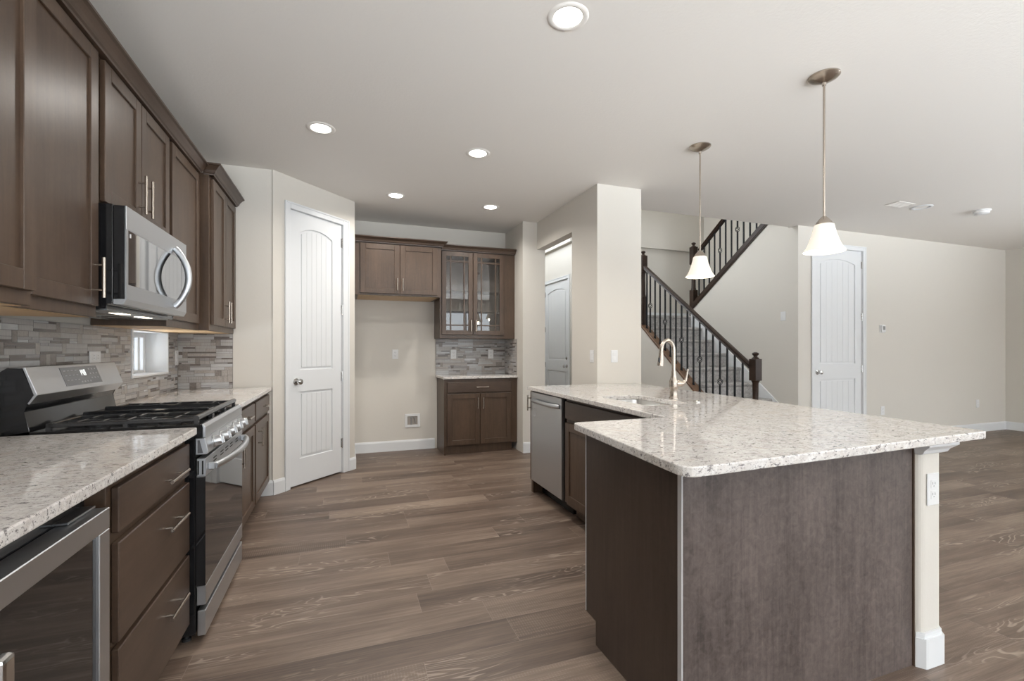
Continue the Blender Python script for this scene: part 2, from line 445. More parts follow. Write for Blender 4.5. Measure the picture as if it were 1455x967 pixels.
# hall wall with a door, and the far wall of the stairwell; both with a ledge at the upper floor
HD = (7.13, 8.11, 2.44)
mb = MB()
mb.box(3.57, 3.69, 7.0, HD[0], 0, 5.3); mb.box(3.57, 3.69, HD[1], 9.3, 0, 5.3); mb.box(3.57, 3.69, HD[0], HD[1], HD[2], 5.3)
struct(mb, 'wall_hall_right', W)
mb = MB(); mb.box(3.69, 6.42, 7.0, 7.12, 0, 5.3); struct(mb, 'wall_stair_far', W)
mb = MB(); mb.box(3.51, 3.57, 6.94, 9.2, 3.015, 3.12); mb.box(3.57, 6.3, 6.94, 7.0, 3.015, 3.12); struct(mb, 'trim_1', W)
mb = MB(); mb.box(6.3, 6.42, 4.40, 7.0, 0, 5.3); struct(mb, 'wall_stair_right', W)
mb = MB(); mb.box(2.31, 6.42, 4.24, 4.36, 3.05, 5.3); struct(mb, 'wall_upper_front', W)
mb = MB(); mb.box(2.19, 6.0, 9.2, 9.4, 0, 5.3)
struct(mb, 'wall_entry', W)
# wall between the flights: its top follows the upper stringer
SX = 5.285
def zup(y): return 1.90 + .715 * (6.106 - y)
mb = MB()
mb.prism([(4.26, 0), (6.10, 0), (6.10, zup(6.10)), (4.40, zup(4.40)), (4.40, CEIL), (4.26, CEIL)], 'x', SX, SX + .115)
struct(mb, 'wall_stair_spine', W)
D3 = (5.548, 6.441, 2.53)
mb = MB()
mb.box(SX + .115, D3[0], 4.26, 4.38, 0, CEIL); mb.box(D3[1], XR, 4.26, 4.38, 0, CEIL); mb.box(D3[0], D3[1], 4.26, 4.38, D3[2], CEIL)
struct(mb, 'wall_living_far', W)
mb = MB(); (a, b, c, d) = ADDED_RIGHT_WIN[0]
mb.box(XR, XR + .2, YB - .2, a, 0, CEIL); mb.box(XR, XR + .2, b, 4.5, 0, CEIL); mb.box(XR, XR + .2, a, b, 0, c); mb.box(XR, XR + .2, a, b, d, CEIL)
struct(mb, 'wall_right', W)
mb = MB(); x = WX
for (a, b, c, d) in ADDED_BACK_WIN:
    mb.box(x, a, YB - .2, YB, 0, CEIL); mb.box(a, b, YB - .2, YB, 0, c); mb.box(a, b, YB - .2, YB, d, CEIL); x = b
mb.box(x, XR, YB - .2, YB, 0, CEIL)
struct(mb, 'wall_behind', W)
# frames of unseen windows added behind the camera and right, to light the room
wi = 2
for (a, b, c, d) in ADDED_BACK_WIN:
    mb = MB()
    for (p, q, r, t) in ((a, a + .05, c, d), (b - .05, b, c, d), (a + .05, b - .05, c, c + .05), (a + .05, b - .05, d - .05, d), ((a + b) / 2 - .03, (a + b) / 2 + .03, c + .05, d - .05)):
        mb.box(p, q, YB - .12, YB - .06, r, t, bev=.004)
    struct(mb, 'window_%d' % wi, M['white']); wi += 1
(a, b, c, d) = ADDED_RIGHT_WIN[0]; mb = MB()
for (p, q, r, t) in ((a, a + .05, c, d), (b - .05, b, c, d), (a + .05, b - .05, c, c + .05), (a + .05, b - .05, d - .05, d), ((a + b) / 2 - .03, (a + b) / 2 + .03, c + .05, d - .05)):
    mb.box(XR + .06, XR + .12, p, q, r, t, bev=.004)
struct(mb, 'window_%d' % wi, M['white'])
# small kitchen window: deep plastered reveal, sill, frame with a mullion, pane
k = structroot('window_1', (-1.36, (KW[0] + KW[1]) / 2, KW[2]))
mb = MB(); y0, y1, z0, z1 = KW
for (p, q, r, t) in ((y0, y0 + .035, z0, z1), (y1 - .045, y1, z0, z1), (y0 + .035, y1 - .045, z0, z0 + .03), (y0 + .035, y1 - .045, z1 - .045, z1)):
    mb.box(-1.425, -1.385, p, q, r, t, bev=.004)
mb.box(-1.42, -1.39, y1 - .13, y1 - .10, z0 + .03, z1 - .045, bev=.003)
struct(mb, 'window_frame', M['white'], k)
mb = MB(); mb.box(-1.408, -1.404, y0 + .035, y1 - .045, z0 + .03, z1 - .045); struct(mb, 'pane', M['pane'], k)
mb = MB()
for (p, q, r, t) in ((y1 - .012, y1, z0, z1), (y0, y0 + .012, z0, z1), (y0 + .012, y1 - .012, z0, z0 + .012), (y0 + .012, y1 - .012, z1 - .012, z1)):
    mb.box(-1.385, -1.243, p, q, r, t, bev=.002)
struct(mb, 'window_reveal', M['white'], k)

# baseboards
BB = lambda mb, a0, a1, f: mb.prism([(0, 0), (.014, 0), (.014, .105), (.008, .125), (0, .125)], 'x', a0, a1, f)
def baseboard(name, segs):
    mb = MB()
    for a0, a1, f in segs:
        ff = lambda a, o, z, f=f: f(a, o, z)
        BB(mb, a0, a1, ff)
    struct(mb, name, M['white'])
baseboard('baseboard_pantry', [(-.66, -.56, fB(4.46)), (0, .112, fP), (.882, PLEN + .004, fP)])
baseboard('baseboard_alcove', [(.112, 1.08, fB(5.88)), (5.14, 5.866, fL(.112))])
baseboard('baseboard_passage', [(2.022, 2.31, fB(5.24))])
baseboard('baseboard_living', [(6.495, XR, fB(4.26)), (SX, 5.495, fB(4.26))])
baseboard('baseboard_right', [(YB, 4.246, fI(XR))])

# ------------------------------------------------------------------ doors
def panel_door(name, f, w0, w1, ztop, knob_left, casing, deadbolt=False, face=-.012, hinges=4, loc=(0, 0, 0), cas=True):
    r = structroot(name, loc)
    g = .004; a, b, zt, zb = w0 + g, w1 - g, ztop - g, .012
    W_ = b - a; ins = .12
    u0, u1 = a + ins, b - ins; um = (u0 + u1) / 2; hw = (u1 - u0) / 2
    zs, rise = zt - .185, .055
    R = (hw * hw + rise * rise) / (2 * rise)
    def top(x, dz=0): return zs + rise - R + math.sqrt(max(0, R * R - (x - um) ** 2)) + dz
    up = [(u0, 1.055), (u1, 1.055)] + [(u1 + (u0 - u1) * i / 14, top(u1 + (u0 - u1) * i / 14)) for i in range(15)]
    lo = [(u0, .25), (u1, .25), (u1, .855), (u0, .855)]
    mp = lambda x, y, z: f(x, face + z, y)
    mb = MB()
    mb.flat2d([[(a, zb), (b, zb), (b, zt), (a, zt)], up, lo], -.012, 0, .003, mp)
    mb.box(a, b, face - .035, face - .011, zb, zt, f)
    m = .022; n = 6; pw = (u1 - u0 - 2 * m) / n
    for i in range(n):
        x0, x1 = u0 + m + i * pw + .0008, u0 + m + (i + 1) * pw - .0008
        xs = [x1 + (x0 - x1) * t / 4 for t in range(5)]
        mb.flat2d([[(x0, 1.055 + m), (x1, 1.055 + m)] + [(x, top(x, -m)) for x in xs]], -.0125, -.004, .002, mp)
        mb.flat2d([[(x0, .25 + m), (x1, .25 + m), (x1, .855 - m), (x0, .855 - m)]], -.0125, -.004, .002, mp)
    struct(mb, 'door_slab', M['white'], r)
    kx = a + .075 if knob_left else b - .075
    mb = MB(); pr = [(.031, 0), (.031, .005), (.012, .008), (.011, .030), (.022, .036), (.028, .048), (.025, .062), (.012, .068)]
    mb.lathe([(q, h) for q, h in pr], (0, 0, 0), 'y', 20, lambda x, y, z: f(kx + x, face + y, .95 + z))
    struct(mb, 'door_knob', M['chrome'], r)
    if deadbolt:
        mb = MB(); mb.lathe([(.028, 0), (.028, .008), (.02, .014)], (0, 0, 0), 'y', 18, lambda x, y, z: f(kx + x, face + y, 1.085 + z))
        struct(mb, 'deadbolt', M['chrome'], r)
    hx = b + .003 if knob_left else a - .003
    for i in range(hinges):
        hz = .30 + (zt - .30 - .18) * i / (hinges - 1)
        mb = MB(); mb.cyl((hx, face + .008, hz - .05), (hx, face + .008, hz + .05), .0075, 10, f)
        mb.box(hx - .016, hx + .010, face - .004, face + .004, hz - .045, hz + .045, f)
        struct(mb, 'hinge', M['chrome'], r)
    if cas:
        mb = MB(); cl, cr = casing; t = ztop + .055
        prof = lambda x0, x1, z0, z1: (mb.box(x0, x1, .0005, .013, z0, z1, f, .003))
        prof(w0 - cl, w0 + .003, 0, t); prof(w1 - .003, w1 + cr, 0, t); prof(w0 + .003, w1 - .003, ztop - .003, t)
        d = .016
        mb.box(w0 - cl, w0 - cl + d, .013, .018, 0, t, f, .002); mb.box(w1 + cr - d, w1 + cr, .013, .018, 0, t, f, .002)
        mb.box(w0 - cl + d, w1 + cr - d, .013, .018, t - d, t, f, .002)
        # jamb lining inside the opening
        mb.box(w0 - .0005, w0 + .003, -.10, .0005, 0, ztop, f); mb.box(w1 - .003, w1 + .0005, -.10, .0005, 0, ztop, f); mb.box(w0, w1, -.10, .0005, ztop - .003, ztop + .0005, f)
        struct(mb, 'casing', M['white'], r)
    return r
panel_door('door_1', fP, DP[0], DP[1], DP[2], True, (.053, .078), loc=fP(.48, 0, 0))
panel_door('door_2', fI(3.57), HD[0], HD[1], HD[2], True, (.06, .06), deadbolt=True, loc=(3.57, 7.62, 0))
panel_door('door_3', fB(4.26), D3[0], D3[1], D3[2], True, (.045, .052), loc=(6.0, 4.26, 0))

# ------------------------------------------------------------------ cabinet helpers
def matax(f):
    p, q = Vector(f(0, 0, 0)), Vector(f(1, 0, 0)); d = q - p
    return M['wood_x'] if abs(d.x) > abs(d.y) else M['wood_y']
def pull(f, a, z, vertical, parent, ln=.135, o0=0.0):
    mb = MB(); h = ln / 2; s = h * .62; so = .030
    if vertical:
        mb.cyl((a, o0 + so, z - h), (a, o0 + so, z + h), .0062, 12, f)
        for q in (-s, s): mb.cyl((a, o0, z + q), (a, o0 + so, z + q), .0045, 10, f)
    else:
        mb.cyl((a - h, o0 + so, z), (a + h, o0 + so, z), .0062, 12, f)
        for q in (-s, s): mb.cyl((a + q, o0, z), (a + q, o0 + so, z), .0045, 10, f)
    return mb.build('handle', M['nickel'], parent)
def shaker(f, a0, a1, z0, z1, parent, name='door', handle=None, st=.057, o0=.0005, th=.019, hl=.135):
    mb = MB(); bv = .0018
    mb.box(a0, a0 + st, o0, o0 + th, z0, z1, f, bv); mb.box(a1 - st, a1, o0, o0 + th, z0, z1, f, bv)
    mb.box(a0 + st, a1 - st, o0, o0 + th, z0, z0 + st, f, bv); mb.box(a0 + st, a1 - st, o0, o0 + th, z1 - st, z1, f, bv)
    mb.box(a0 + st - .004, a1 - st + .004, o0 + .002, o0 + th - .009, z0 + st - .004, z1 - st + .004, f)
    d = mb.build(name, M['wood_z'], parent)
    if handle: pull(f, handle[0], handle[1], handle[2], d, hl, o0 + th)
    return d
def slab(f, a0, a1, z0, z1, parent, name='drawer', handle=None, o0=.0005, th=.02, hl=.135):
    mb = MB(); mb.box(a0, a1, o0, o0 + th, z0, z1, f, .003)
    d = mb.build(name, matax(f), parent)
    if handle: pull(f, handle[0], handle[1], handle[2], d, hl, o0 + th)
    return d
def carcass(f, a0, a1, depth, z0, z1, parent, toe=0, mat=None, bottom=None):
    mb = MB()
    if toe:
        mb.box(a0, a1, -depth, -.0, z0 + toe, z1, f, .0015); mb.box(a0 + .001, a1 - .001, -depth, -.075, z0, z0 + toe, f)
    else: mb.box(a0, a1, -depth, 0, z0, z1, f, .0015)
    o = mb.build('cabinet_box', mat or M['wood_z'], parent)
    if bottom:
        mb = MB(); mb.box(a0 + .004, a1 - .004, -depth + .004, -.02, z0 - .0015, z0, f); mb.build('underside', M['natural'], parent)
    return o

# ------------------------------------------------------------------ left run: base cabinets
FL = fL(-.62)
t = thing('drawer_cabinet', 'dark brown base cabinet with three slab drawers beside the range', 'cabinet', (-.93, 1.95, 0))
carcass(FL, 1.605, 2.295, .63, 0, .888, t, .1)
for z0, z1, hz in ((.722, .852, .772), (.410, .694, .600), (.104, .392, .285)):
    slab(FL, 1.633, 2.284, z0, z1, t, handle=(2.065, hz, False), hl=.19)
t = thing('base_cabinet', 'narrow dark brown base cabinet right next to the range, far side', 'cabinet', (-.93, 3.42, 0))
FC = fL(-.605)
carcass(FC, 3.10, 3.74, .645, 0, .888, t, .1)
slab(FC, 3.12, 3.715, .73, .862, t, handle=(3.42, .80, False)); shaker(FC, 3.12, 3.715, .135, .705, t, handle=(3.18, .60, True))
t = thing('base_cabinet', 'narrow dark brown base cabinet in the corner by the pantry wall', 'cabinet', (-.93, 4.1, 0))
carcass(FC, 3.742, 4.452, .645, 0, .888, t, .1)
slab(FC, 3.765, 4.40, .73, .862, t, handle=(4.12, .80, False)); shaker(FC, 3.765, 4.40, .135, .705, t, handle=(3.86, .60, True))

# granite counters on the left run
def slab_counter(name, poly, rad, label, holes=(), z0=.890, z1=.920):
    mb = MB(); mb.flat2d([roundpoly(poly, rad)] + list(holes), z0, z1, .004)
    return solo(mb, name, M['granite'], label, 'countertop')
slab_counter('countertop', [(-1.249, .97), (-.570, .97), (-.570, 2.277), (-1.249, 2.277)], [0, .01, .012, 0], 'speckled granite countertop in the left foreground, over the drawers and wine cooler')
slab_counter('countertop', [(-1.249, 3.094), (-.572, 3.094), (-.572, 4.447), (-1.249, 4.447)], [0, .01, .012, 0], 'speckled granite countertop beyond the range, below the small window')

# wine cooler in the foreground
t = thing('wine_cooler', 'stainless framed under-counter cooler with dark glass door, bottom left', 'cooler', (-.93, 1.28, 0))
mb = MB(); mb.box(.985, 1.59, -.60, -.04, .02, .862, FL, .003); mb.build('cabinet_box', M['black'], t)
dr = MB(); ft = .057
dr.box(.985, 1.578, -.038, .02, .105, .162, FL, .002); dr.box(.985, 1.578, -.038, .02, .757, .814, FL, .002)
dr.box(.985, .985 + ft, -.038, .02, .162, .757, FL, .002); dr.box(1.578 - ft, 1.578, -.038, .02, .162, .757, FL, .002)
d = dr.build('door_frame', M['steel'], t)
mb = MB(); mb.box(.985 + ft, 1.578 - ft, -.03, .012, .162, .757, FL); mb.build('glass', M['blackglass'], d)
mb = MB(); ho = .062
mb.box(1.048, 1.084, ho - .012, ho + .012, .23, .712, FL, .008, seg=2)
for z in (.30, .64): mb.cyl((1.066, .02, z), (1.066, ho, z), .009, 12, FL)
mb.build('handle', M['chrome'], d)
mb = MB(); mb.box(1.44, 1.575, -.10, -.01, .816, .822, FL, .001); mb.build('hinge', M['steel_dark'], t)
mb = MB(); mb.box(.99, 1.57, -.05, -.035, .02, .10, FL); mb.build('kick_grille', M['black_matte'], t)

# ------------------------------------------------------------------ gas range
RY0, RY1 = 2.318, 3.086
t = thing('gas_range', 'stainless gas range with black grates and five knobs, left wall', 'range', (-.9, 2.70, 0))
mb = MB(); mb.box(-1.235, -.588, RY0, RY1, .035, .905, bev=.003)
mb.build('body', M['black'], t)
for x in (-1.18, -.63):
    for y in (RY0 + .04, RY1 - .04):
        mb = MB(); mb.lathe([(.018, 0), (.018, .01), (.010, .012), (.010, .036)], (x, y, 0), 'z', 12); mb.build('foot', M['black_matte'], t)
mb = MB(); mb.prism([(-1.13, .905), (-.60, .905), (-.588, .868), (-.5625, .868), (-.5625, .906), (-.570, .925), (-1.13, .925)], 'y', RY0 - .004, RY1 + .004)
ck = mb.build('cooktop', M['black'], t)
# stainless front band and knob panel
mb = MB(); mb.prism([(-.562, .868), (-.552, .868), (-.552, .912), (-.562, .924), (-.566, .924), (-.560, .908)], 'y', RY0 + .003, RY1 - .003, bev=.001)
mb.build('front_band', M['steel'], t)
mb = MB(); mb.prism([(-.587, .866), (-.554, .866), (-.541, .806), (-.545, .797), (-.587, .797)], 'y', RY0, RY1, bev=.0015)
kp = mb.build('knob_panel', M['steel'], t)
mb = MB(); mb.prism([(-.580, .858), (-.572, .858), (-.560, .803), (-.580, .803)], 'y', RY0 - .0015, RY0 + .001); mb.build('end_slot', M['grey_plastic'], kp)
for i in range(5):
    y = 2.43 + i * .136
    R = Matrix.Rotation(math.radians(-12), 4, 'Y')
    ff = lambda x, yy, z, y=y: tuple(Vector((-.546, y, .832)) + R @ Vector((x, yy, z)))
    mb = MB(); mb.lathe([(.027, 0), (.027, .005), (.0235, .007), (.0225, .030), (.0205, .034)], (0, 0, 0), 'x', 24, ff)
    mb.box(.028, .043, -.007, .007, -.0195, .0195, ff, .003)
    mb.build('knob', M['knob'], t)
# oven door
mb = MB(); mb.box(-.584, -.550, RY0 + .002, RY1 - .002, .702, .780, bev=.002); mb.box(-.584, -.550, RY0 + .002, RY1 - .002, .158, .239, bev=.002)
for yy in (RY0 + .0035, RY1 - .0035): mb.box(-.584, -.556, yy - .0015, yy + .0015, .235, .706)
dr = mb.build('oven_door', M['steel_dark'] if False else M['steel'], t)
mb = MB(); mb.box(-.586, -.5515, RY0 + .001, RY1 - .001, .2395, .7015); mb.build('door_glass', M['blackglass'], dr)
for yy in (2.47, 2.60, 2.70, 2.80, 2.93):
    for q in range(2):
        mb = MB(); mb.box(-.5502, -.5492, yy - .028, yy + .028, .738 + q * .014, .743 + q * .014); mb.build('vent_slot', M['dark'], dr)
for q in (-.578, -.562):
    mb = MB(); mb.box(q - .003, q + .003, RY0 + .0012, RY0 + .0025, .712, .770); mb.build('vent_slot', M['dark'], dr)
mb = MB(); pts = []
for i in range(21):
    s = i / 20; y = 2.365 + s * (3.045 - 2.365); o = .022 + .040 * math.sin(PI * s) ** .7
    pts.append((-.55 + o, y, .738))
mb.tube(pts, .014, 10, flat=1.1)
for y in (2.365, 3.045): mb.box(-.551, -.522, y - .013, y + .013, .722, .754, bev=.004)
mb.build('door_handle', M['steel'], dr)
mb = MB(); mb.box(-.582, -.551, RY0 + .002, RY1 - .002, .028, .135, bev=.003); mb.build('storage_drawer', M['steel'], t)
# grates: left, middle (with a flat griddle), right
def grate(y0, y1, griddle=False):
    mb = MB(); x0, x1, z0, z1 = -1.085, -.590, .936, .952
    for y in (y0, y1): mb.box(x0, x1, y - .008, y + .008, z0, z1, bev=.003)
    mb.box(x0 - .010, x0 + .010, y0 - .008, y1 + .008, z0, z1, bev=.003)
    mb.tube([(x1, y0 - .010, .949), (x1, y1 + .006, .949)], .0125, 12)
    if not griddle:
        n = 6
        for i in range(1, n):
            x = x0 + (x1 - x0) * i / n
            l = (y1 - y0) * (.42 if i % 2 else .30)
            mb.box(x - .005, x + .005, y0 + .008, y0 + l, z0 + .001, z1 + .002, bev=.002); mb.box(x - .005, x + .005, y1 - l, y1 - .008, z0 + .001, z1 + .002, bev=.002)
        mb.box(x0, x1, (y0 + y1) / 2 - .005, (y0 + y1) / 2 + .005, z0 - .002, z1 - .004, bev=.002)
    for x in (x0, x1, (x0 + x1) / 2):
        for y in (y0, y1): mb.box(x - .008, x + .008, y - .008, y + .008, .925, z0 + .002)
    return mb.build('grate', M['black_matte'], t)
grate(2.345, 2.575); grate(2.592, 2.815, True); grate(2.832, 3.060)
mb = MB(); mb.box(-1.075, -.615, 2.605, 2.802, .945, .953, bev=.002)
for y in (2.602, 2.805): mb.box(-1.085, -.605, y - .007, y + .007, .945, .966, bev=.004)
mb.build('griddle', M['black'], t)
for x, y in ((-.97, 2.46), (-.71, 2.46), (-.97, 2.945), (-.71, 2.945), (-.84, 2.70)):
    mb = MB(); mb.lathe([(.048, .925), (.048, .930), (.036, .932), (.036, .938), (.030, .942)], (x, y, 0), 'z', 20); mb.build('burner', M['black_matte'], ck)
# backguard with the slanted control panel
mb = MB(); mb.prism([(-1.235, .905), (-1.137, .925), (-1.156, 1.003), (-1.1445, 1.036), (-1.1225, 1.066), (-1.1595, 1.169), (-1.205, 1.172), (-1.235, 1.15)], 'y', RY0 + .012, RY1 - .012, bev=.002)
bg = mb.build('backguard', M['black'], t)
mb = MB(); mb.prism([(-1.158, 1.173), (-1.150, 1.174), (-1.112, 1.066), (-1.137, 1.029), (-1.143, 1.034), (-1.121, 1.066)], 'y', RY0 + .008, RY1 - .008, bev=.0015)
cp = mb.build('control_panel', M['steel'], bg)
def onpanel(y, s, o):  # s: 0 bottom .. 1 top of the slanted face
    p = Vector((-1.112, 0, 1.066)).lerp(Vector((-1.150, 0, 1.174)), s); nn = Vector((.108, 0, .038)).normalized()
    q = p + nn * o; return (q.x, y, q.z)
mb = MB(); mb.box(2.545, 2.862, .16, .90, -.001, .0012, lambda a, s, o: onpanel(a, s, o)); dp = mb.build('display', M['display'], cp)
mb = MB()
sg = {'1': 'bc', '4': 'fgbc', '8': 'abcdefg'}
def digit(ch, y, s0, w_, h_):
    for c in sg[ch]:
        y0, y1, a0, a1 = {'a': (0, 1, .92, 1), 'g': (0, 1, .46, .54), 'd': (0, 1, 0, .08), 'b': (.8, 1, .5, 1), 'c': (.8, 1, 0, .5), 'f': (0, .2, .5, 1), 'e': (0, .2, 0, .5)}[c]
        mb.box(y + y0 * w_, y + y1 * w_, s0 + a0 * h_, s0 + a1 * h_, .0012, .0018, onpanel)
digit('1', 2.690, .52, .012, .24); digit('4', 2.709, .52, .012, .24); digit('8', 2.728, .52, .012, .24)
mb.box(2.7035, 2.7055, .58, .61, .0012, .0018, onpanel); mb.box(2.7035, 2.7055, .67, .70, .0012, .0018, onpanel)
mb.build('clock_digit', M['led'], dp)
mb = MB(); rnd = random.Random(4)
for r_, s0 in enumerate((.74, .55, .36)):
    for c_ in range(4): mb.box(2.565 + c_ * .030, 2.565 + c_ * .030 + .016, s0, s0 + .035, .0012, .0016, onpanel)
for r_, s0 in enumerate((.74, .55, .36)):
    for c_ in range(3): mb.box(2.775 + c_ * .028, 2.775 + c_ * .028 + .010, s0, s0 + .06, .0012, .0016, onpanel)
for c_ in range(4): mb.box(2.675 + c_ * .025, 2.675 + c_ * .025 + .012, .24, .30, .0012, .0016, onpanel)
mb.build('button_mark', simple('panel_print', (.30, .30, .31), .4), dp)

# ------------------------------------------------------------------ upper cabinets on the left wall
FU = fL(-.92)
UD = .338
t = thing('wall_cabinet', 'tall-fronted brown wall cabinet cut by the left edge, deeper than its neighbour', 'cabinet', (-1.05, 1.3, 1.37))
FU0 = fL(-.86)
carcass(FU0, .85, 1.768, .398, 1.37, 2.43, t, bottom=True)
shaker(FU0, .88, 1.31, 1.412, 2.405, t, handle=(1.27, 1.50, True)); shaker(FU0, 1.32, 1.755, 1.412, 2.405, t, handle=(1.36, 1.50, True))
t = thing('wall_cabinet', 'single-door brown wall cabinet left of the microwave', 'cabinet', (-1.05, 2.03, 1.37))
carcass(FU, 1.770, 2.302, UD, 1.37, 2.43, t, bottom=True); shaker(FU, 1.80, 2.275, 1.412, 2.405, t, handle=(2.240, 1.52, True), hl=.155)
t = thing('wall_cabinet', 'short two-door brown wall cabinet above the microwave', 'cabinet', (-1.05, 2.69, 1.825))
carcass(FU, 2.304, 3.086, UD, 1.828, 2.43, t)
shaker(FU, 2.328, 2.688, 1.838, 2.405, t, handle=(2.655, 1.965, True), hl=.18); shaker(FU, 2.696, 3.072, 1.838, 2.405, t, handle=(2.735, 1.965, True), hl=.18)
t = thing('wall_cabinet', 'single-door brown wall cabinet right of the microwave', 'cabinet', (-1.05, 3.38, 1.37))
carcass(FU, 3.088, 3.698, UD, 1.37, 2.43, t, bottom=True); shaker(FU, 3.118, 3.645, 1.412, 2.405, t)
t = thing('wall_cabinet', 'brown two-door wall cabinet in the corner, standing proud of its neighbours', 'cabinet', (-1.05, 4.08, 1.37))
FU4 = fL(-.86)
carcass(FU4, 3.700, 4.457, .398, 1.37, 2.44, t, bottom=True)
shaker(FU4, 3.745, 4.092, 1.412, 2.415, t, handle=(4.062, 1.52, True), hl=.16); shaker(FU4, 4.098, 4.445, 1.412, 2.415, t, handle=(4.135, 1.52, True), hl=.16)
# crown mouldings
def crown(mb, f, a0, a1, z, o0=.0, out=.058, h=.062, ret0=False, ret1=False, depth=.3):
    prof = [(o0 - .02, z), (o0 + .010, z), (o0 + .012, z + .008), (o0 + .020, z + .012), (o0 + .028, z + .030), (o0 + out - .012, z + h - .014), (o0 + out, z + h - .010), (o0 + out, z + h), (o0 - .02, z + h)]
    # mitred ends when returning
    bm = bmesh.new(); A = []; B = []
    for (o, zz) in prof:
        e = max(0, o - o0)
        A.append(bm.verts.new((a0 - (e if ret0 else 0), o, zz))); B.append(bm.verts.new((a1 + (e if ret1 else 0), o, zz)))
    n = len(prof); bm.faces.new(A); bm.faces.new(B[::-1])
    for i in range(n): bm.faces.new((A[i], A[(i + 1) % n], B[(i + 1) % n], B[i]))
    mb.add(bm, f)
    for flag, a, sgn in ((ret0, a0, -1), (ret1, a1, 1)):
        if not flag: continue
        bm = bmesh.new(); A = []; B = []
        for (o, zz) in prof:
            e = max(-.02, o - o0)
            A.append(bm.verts.new((a + sgn * e, o0 + max(0, e), zz))); B.append(bm.verts.new((a + sgn * e, o0 - depth, zz)))
        bm.faces.new(A); bm.faces.new(B[::-1])
        for i in range(n): bm.faces.new((A[i], A[(i + 1) % n], B[(i + 1) % n], B[i]))
        mb.add(bm, f)
CZ = 2.412
t = thing('crown_moulding', 'long brown crown moulding over the three wall cabinets around the microwave', 'moulding', (-.9, 2.7, CZ))
mb = MB(); crown(mb, fL(-.915), 1.772, 3.638, CZ + .001, .0155, .052, .066); mb.build('moulding', M['wood_y'], t)
t4 = [o for o in C.objects if o.name == 'wall_cabinet.004'][0]
mb = MB(); crown(mb, fL(-.86), 3.700, 4.456, CZ + .012, .0205, .062, .068, ret0=True, depth=.05); mb.build('crown', M['wood_y'], t4)
t0 = [o for o in C.objects if o.name == 'wall_cabinet'][0]
mb = MB(); crown(mb, fL(-.86), .85, 1.768, CZ + .005, .0205, .062, .068); mb.build('crown', M['wood_y'], t0)

# ------------------------------------------------------------------ microwave
t = thing('microwave', 'stainless over-the-range microwave with a curved handle', 'microwave', (-1.04, 2.69, 1.40))
mb = MB(); mb.prism([(-1.248, 1.405), (-.888, 1.405), (-.888, 1.425), (-.868, 1.430), (-.868, 1.825), (-1.248, 1.825)], 'y', 2.306, 3.076, bev=.002); mb.build('body', M['black'], t)
mb = MB()
mb.box(-.866, -.829, 2.308, 3.074, 1.446, 1.822, bev=.0015); db = mb.build('door_body', M['black'], t); mb = MB()
pf = lambda z0, z1: mb.box(-.8285, -.823, 2.308, 3.074, z0, z1, bev=.0015)
mb.prism([(-.8285, 1.505), (-.823, 1.505), (-.823, 1.446), (-.834, 1.424), (-.866, 1.424), (-.866, 1.444), (-.8285, 1.4455)], 'y', 2.308, 3.074)
pf(1.727, 1.822)
mb.box(-.8285, -.823, 2.308, 2.325, 1.505, 1.727); mb.box(-.8285, -.823, 3.056, 3.074, 1.505, 1.727)
dr = mb.build('door', M['steel'], t)
mb = MB(); mb.box(-.8288, -.8245, 2.325, 3.056, 1.505, 1.727); mb.build('door_glass', M['mwglass'], dr)
mb = MB(); pts = []
for i in range(25):
    s = i / 24; pts.append((-.823 + .004 + .062 * math.sin(PI * s) ** .8, 2.868, 1.462 + s * .30))
mb.tube(pts, .0125, 14, flat=1.25); mb.build('door_handle', M['steel'], dr)
mb = MB(); mb.box(-.84, -.8225, 2.345, 2.352, 1.700, 1.716); mb.build('badge', M['plastic'], dr)
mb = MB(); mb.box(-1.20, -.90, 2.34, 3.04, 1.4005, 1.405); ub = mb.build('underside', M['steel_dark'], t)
for q in (2.38, 2.76):
    mb = MB(); mb.box(-1.14, -.98, q, q + .24, 1.399, 1.4005); mb.build('grease_filter', M['black_matte'], ub)
for q in (2.50, 2.76):
    mb = MB(); mb.box(-.955, -.915, q, q + .11, 1.3995, 1.4005); mb.build('cooktop_lamp', M['mwlamp'], ub)

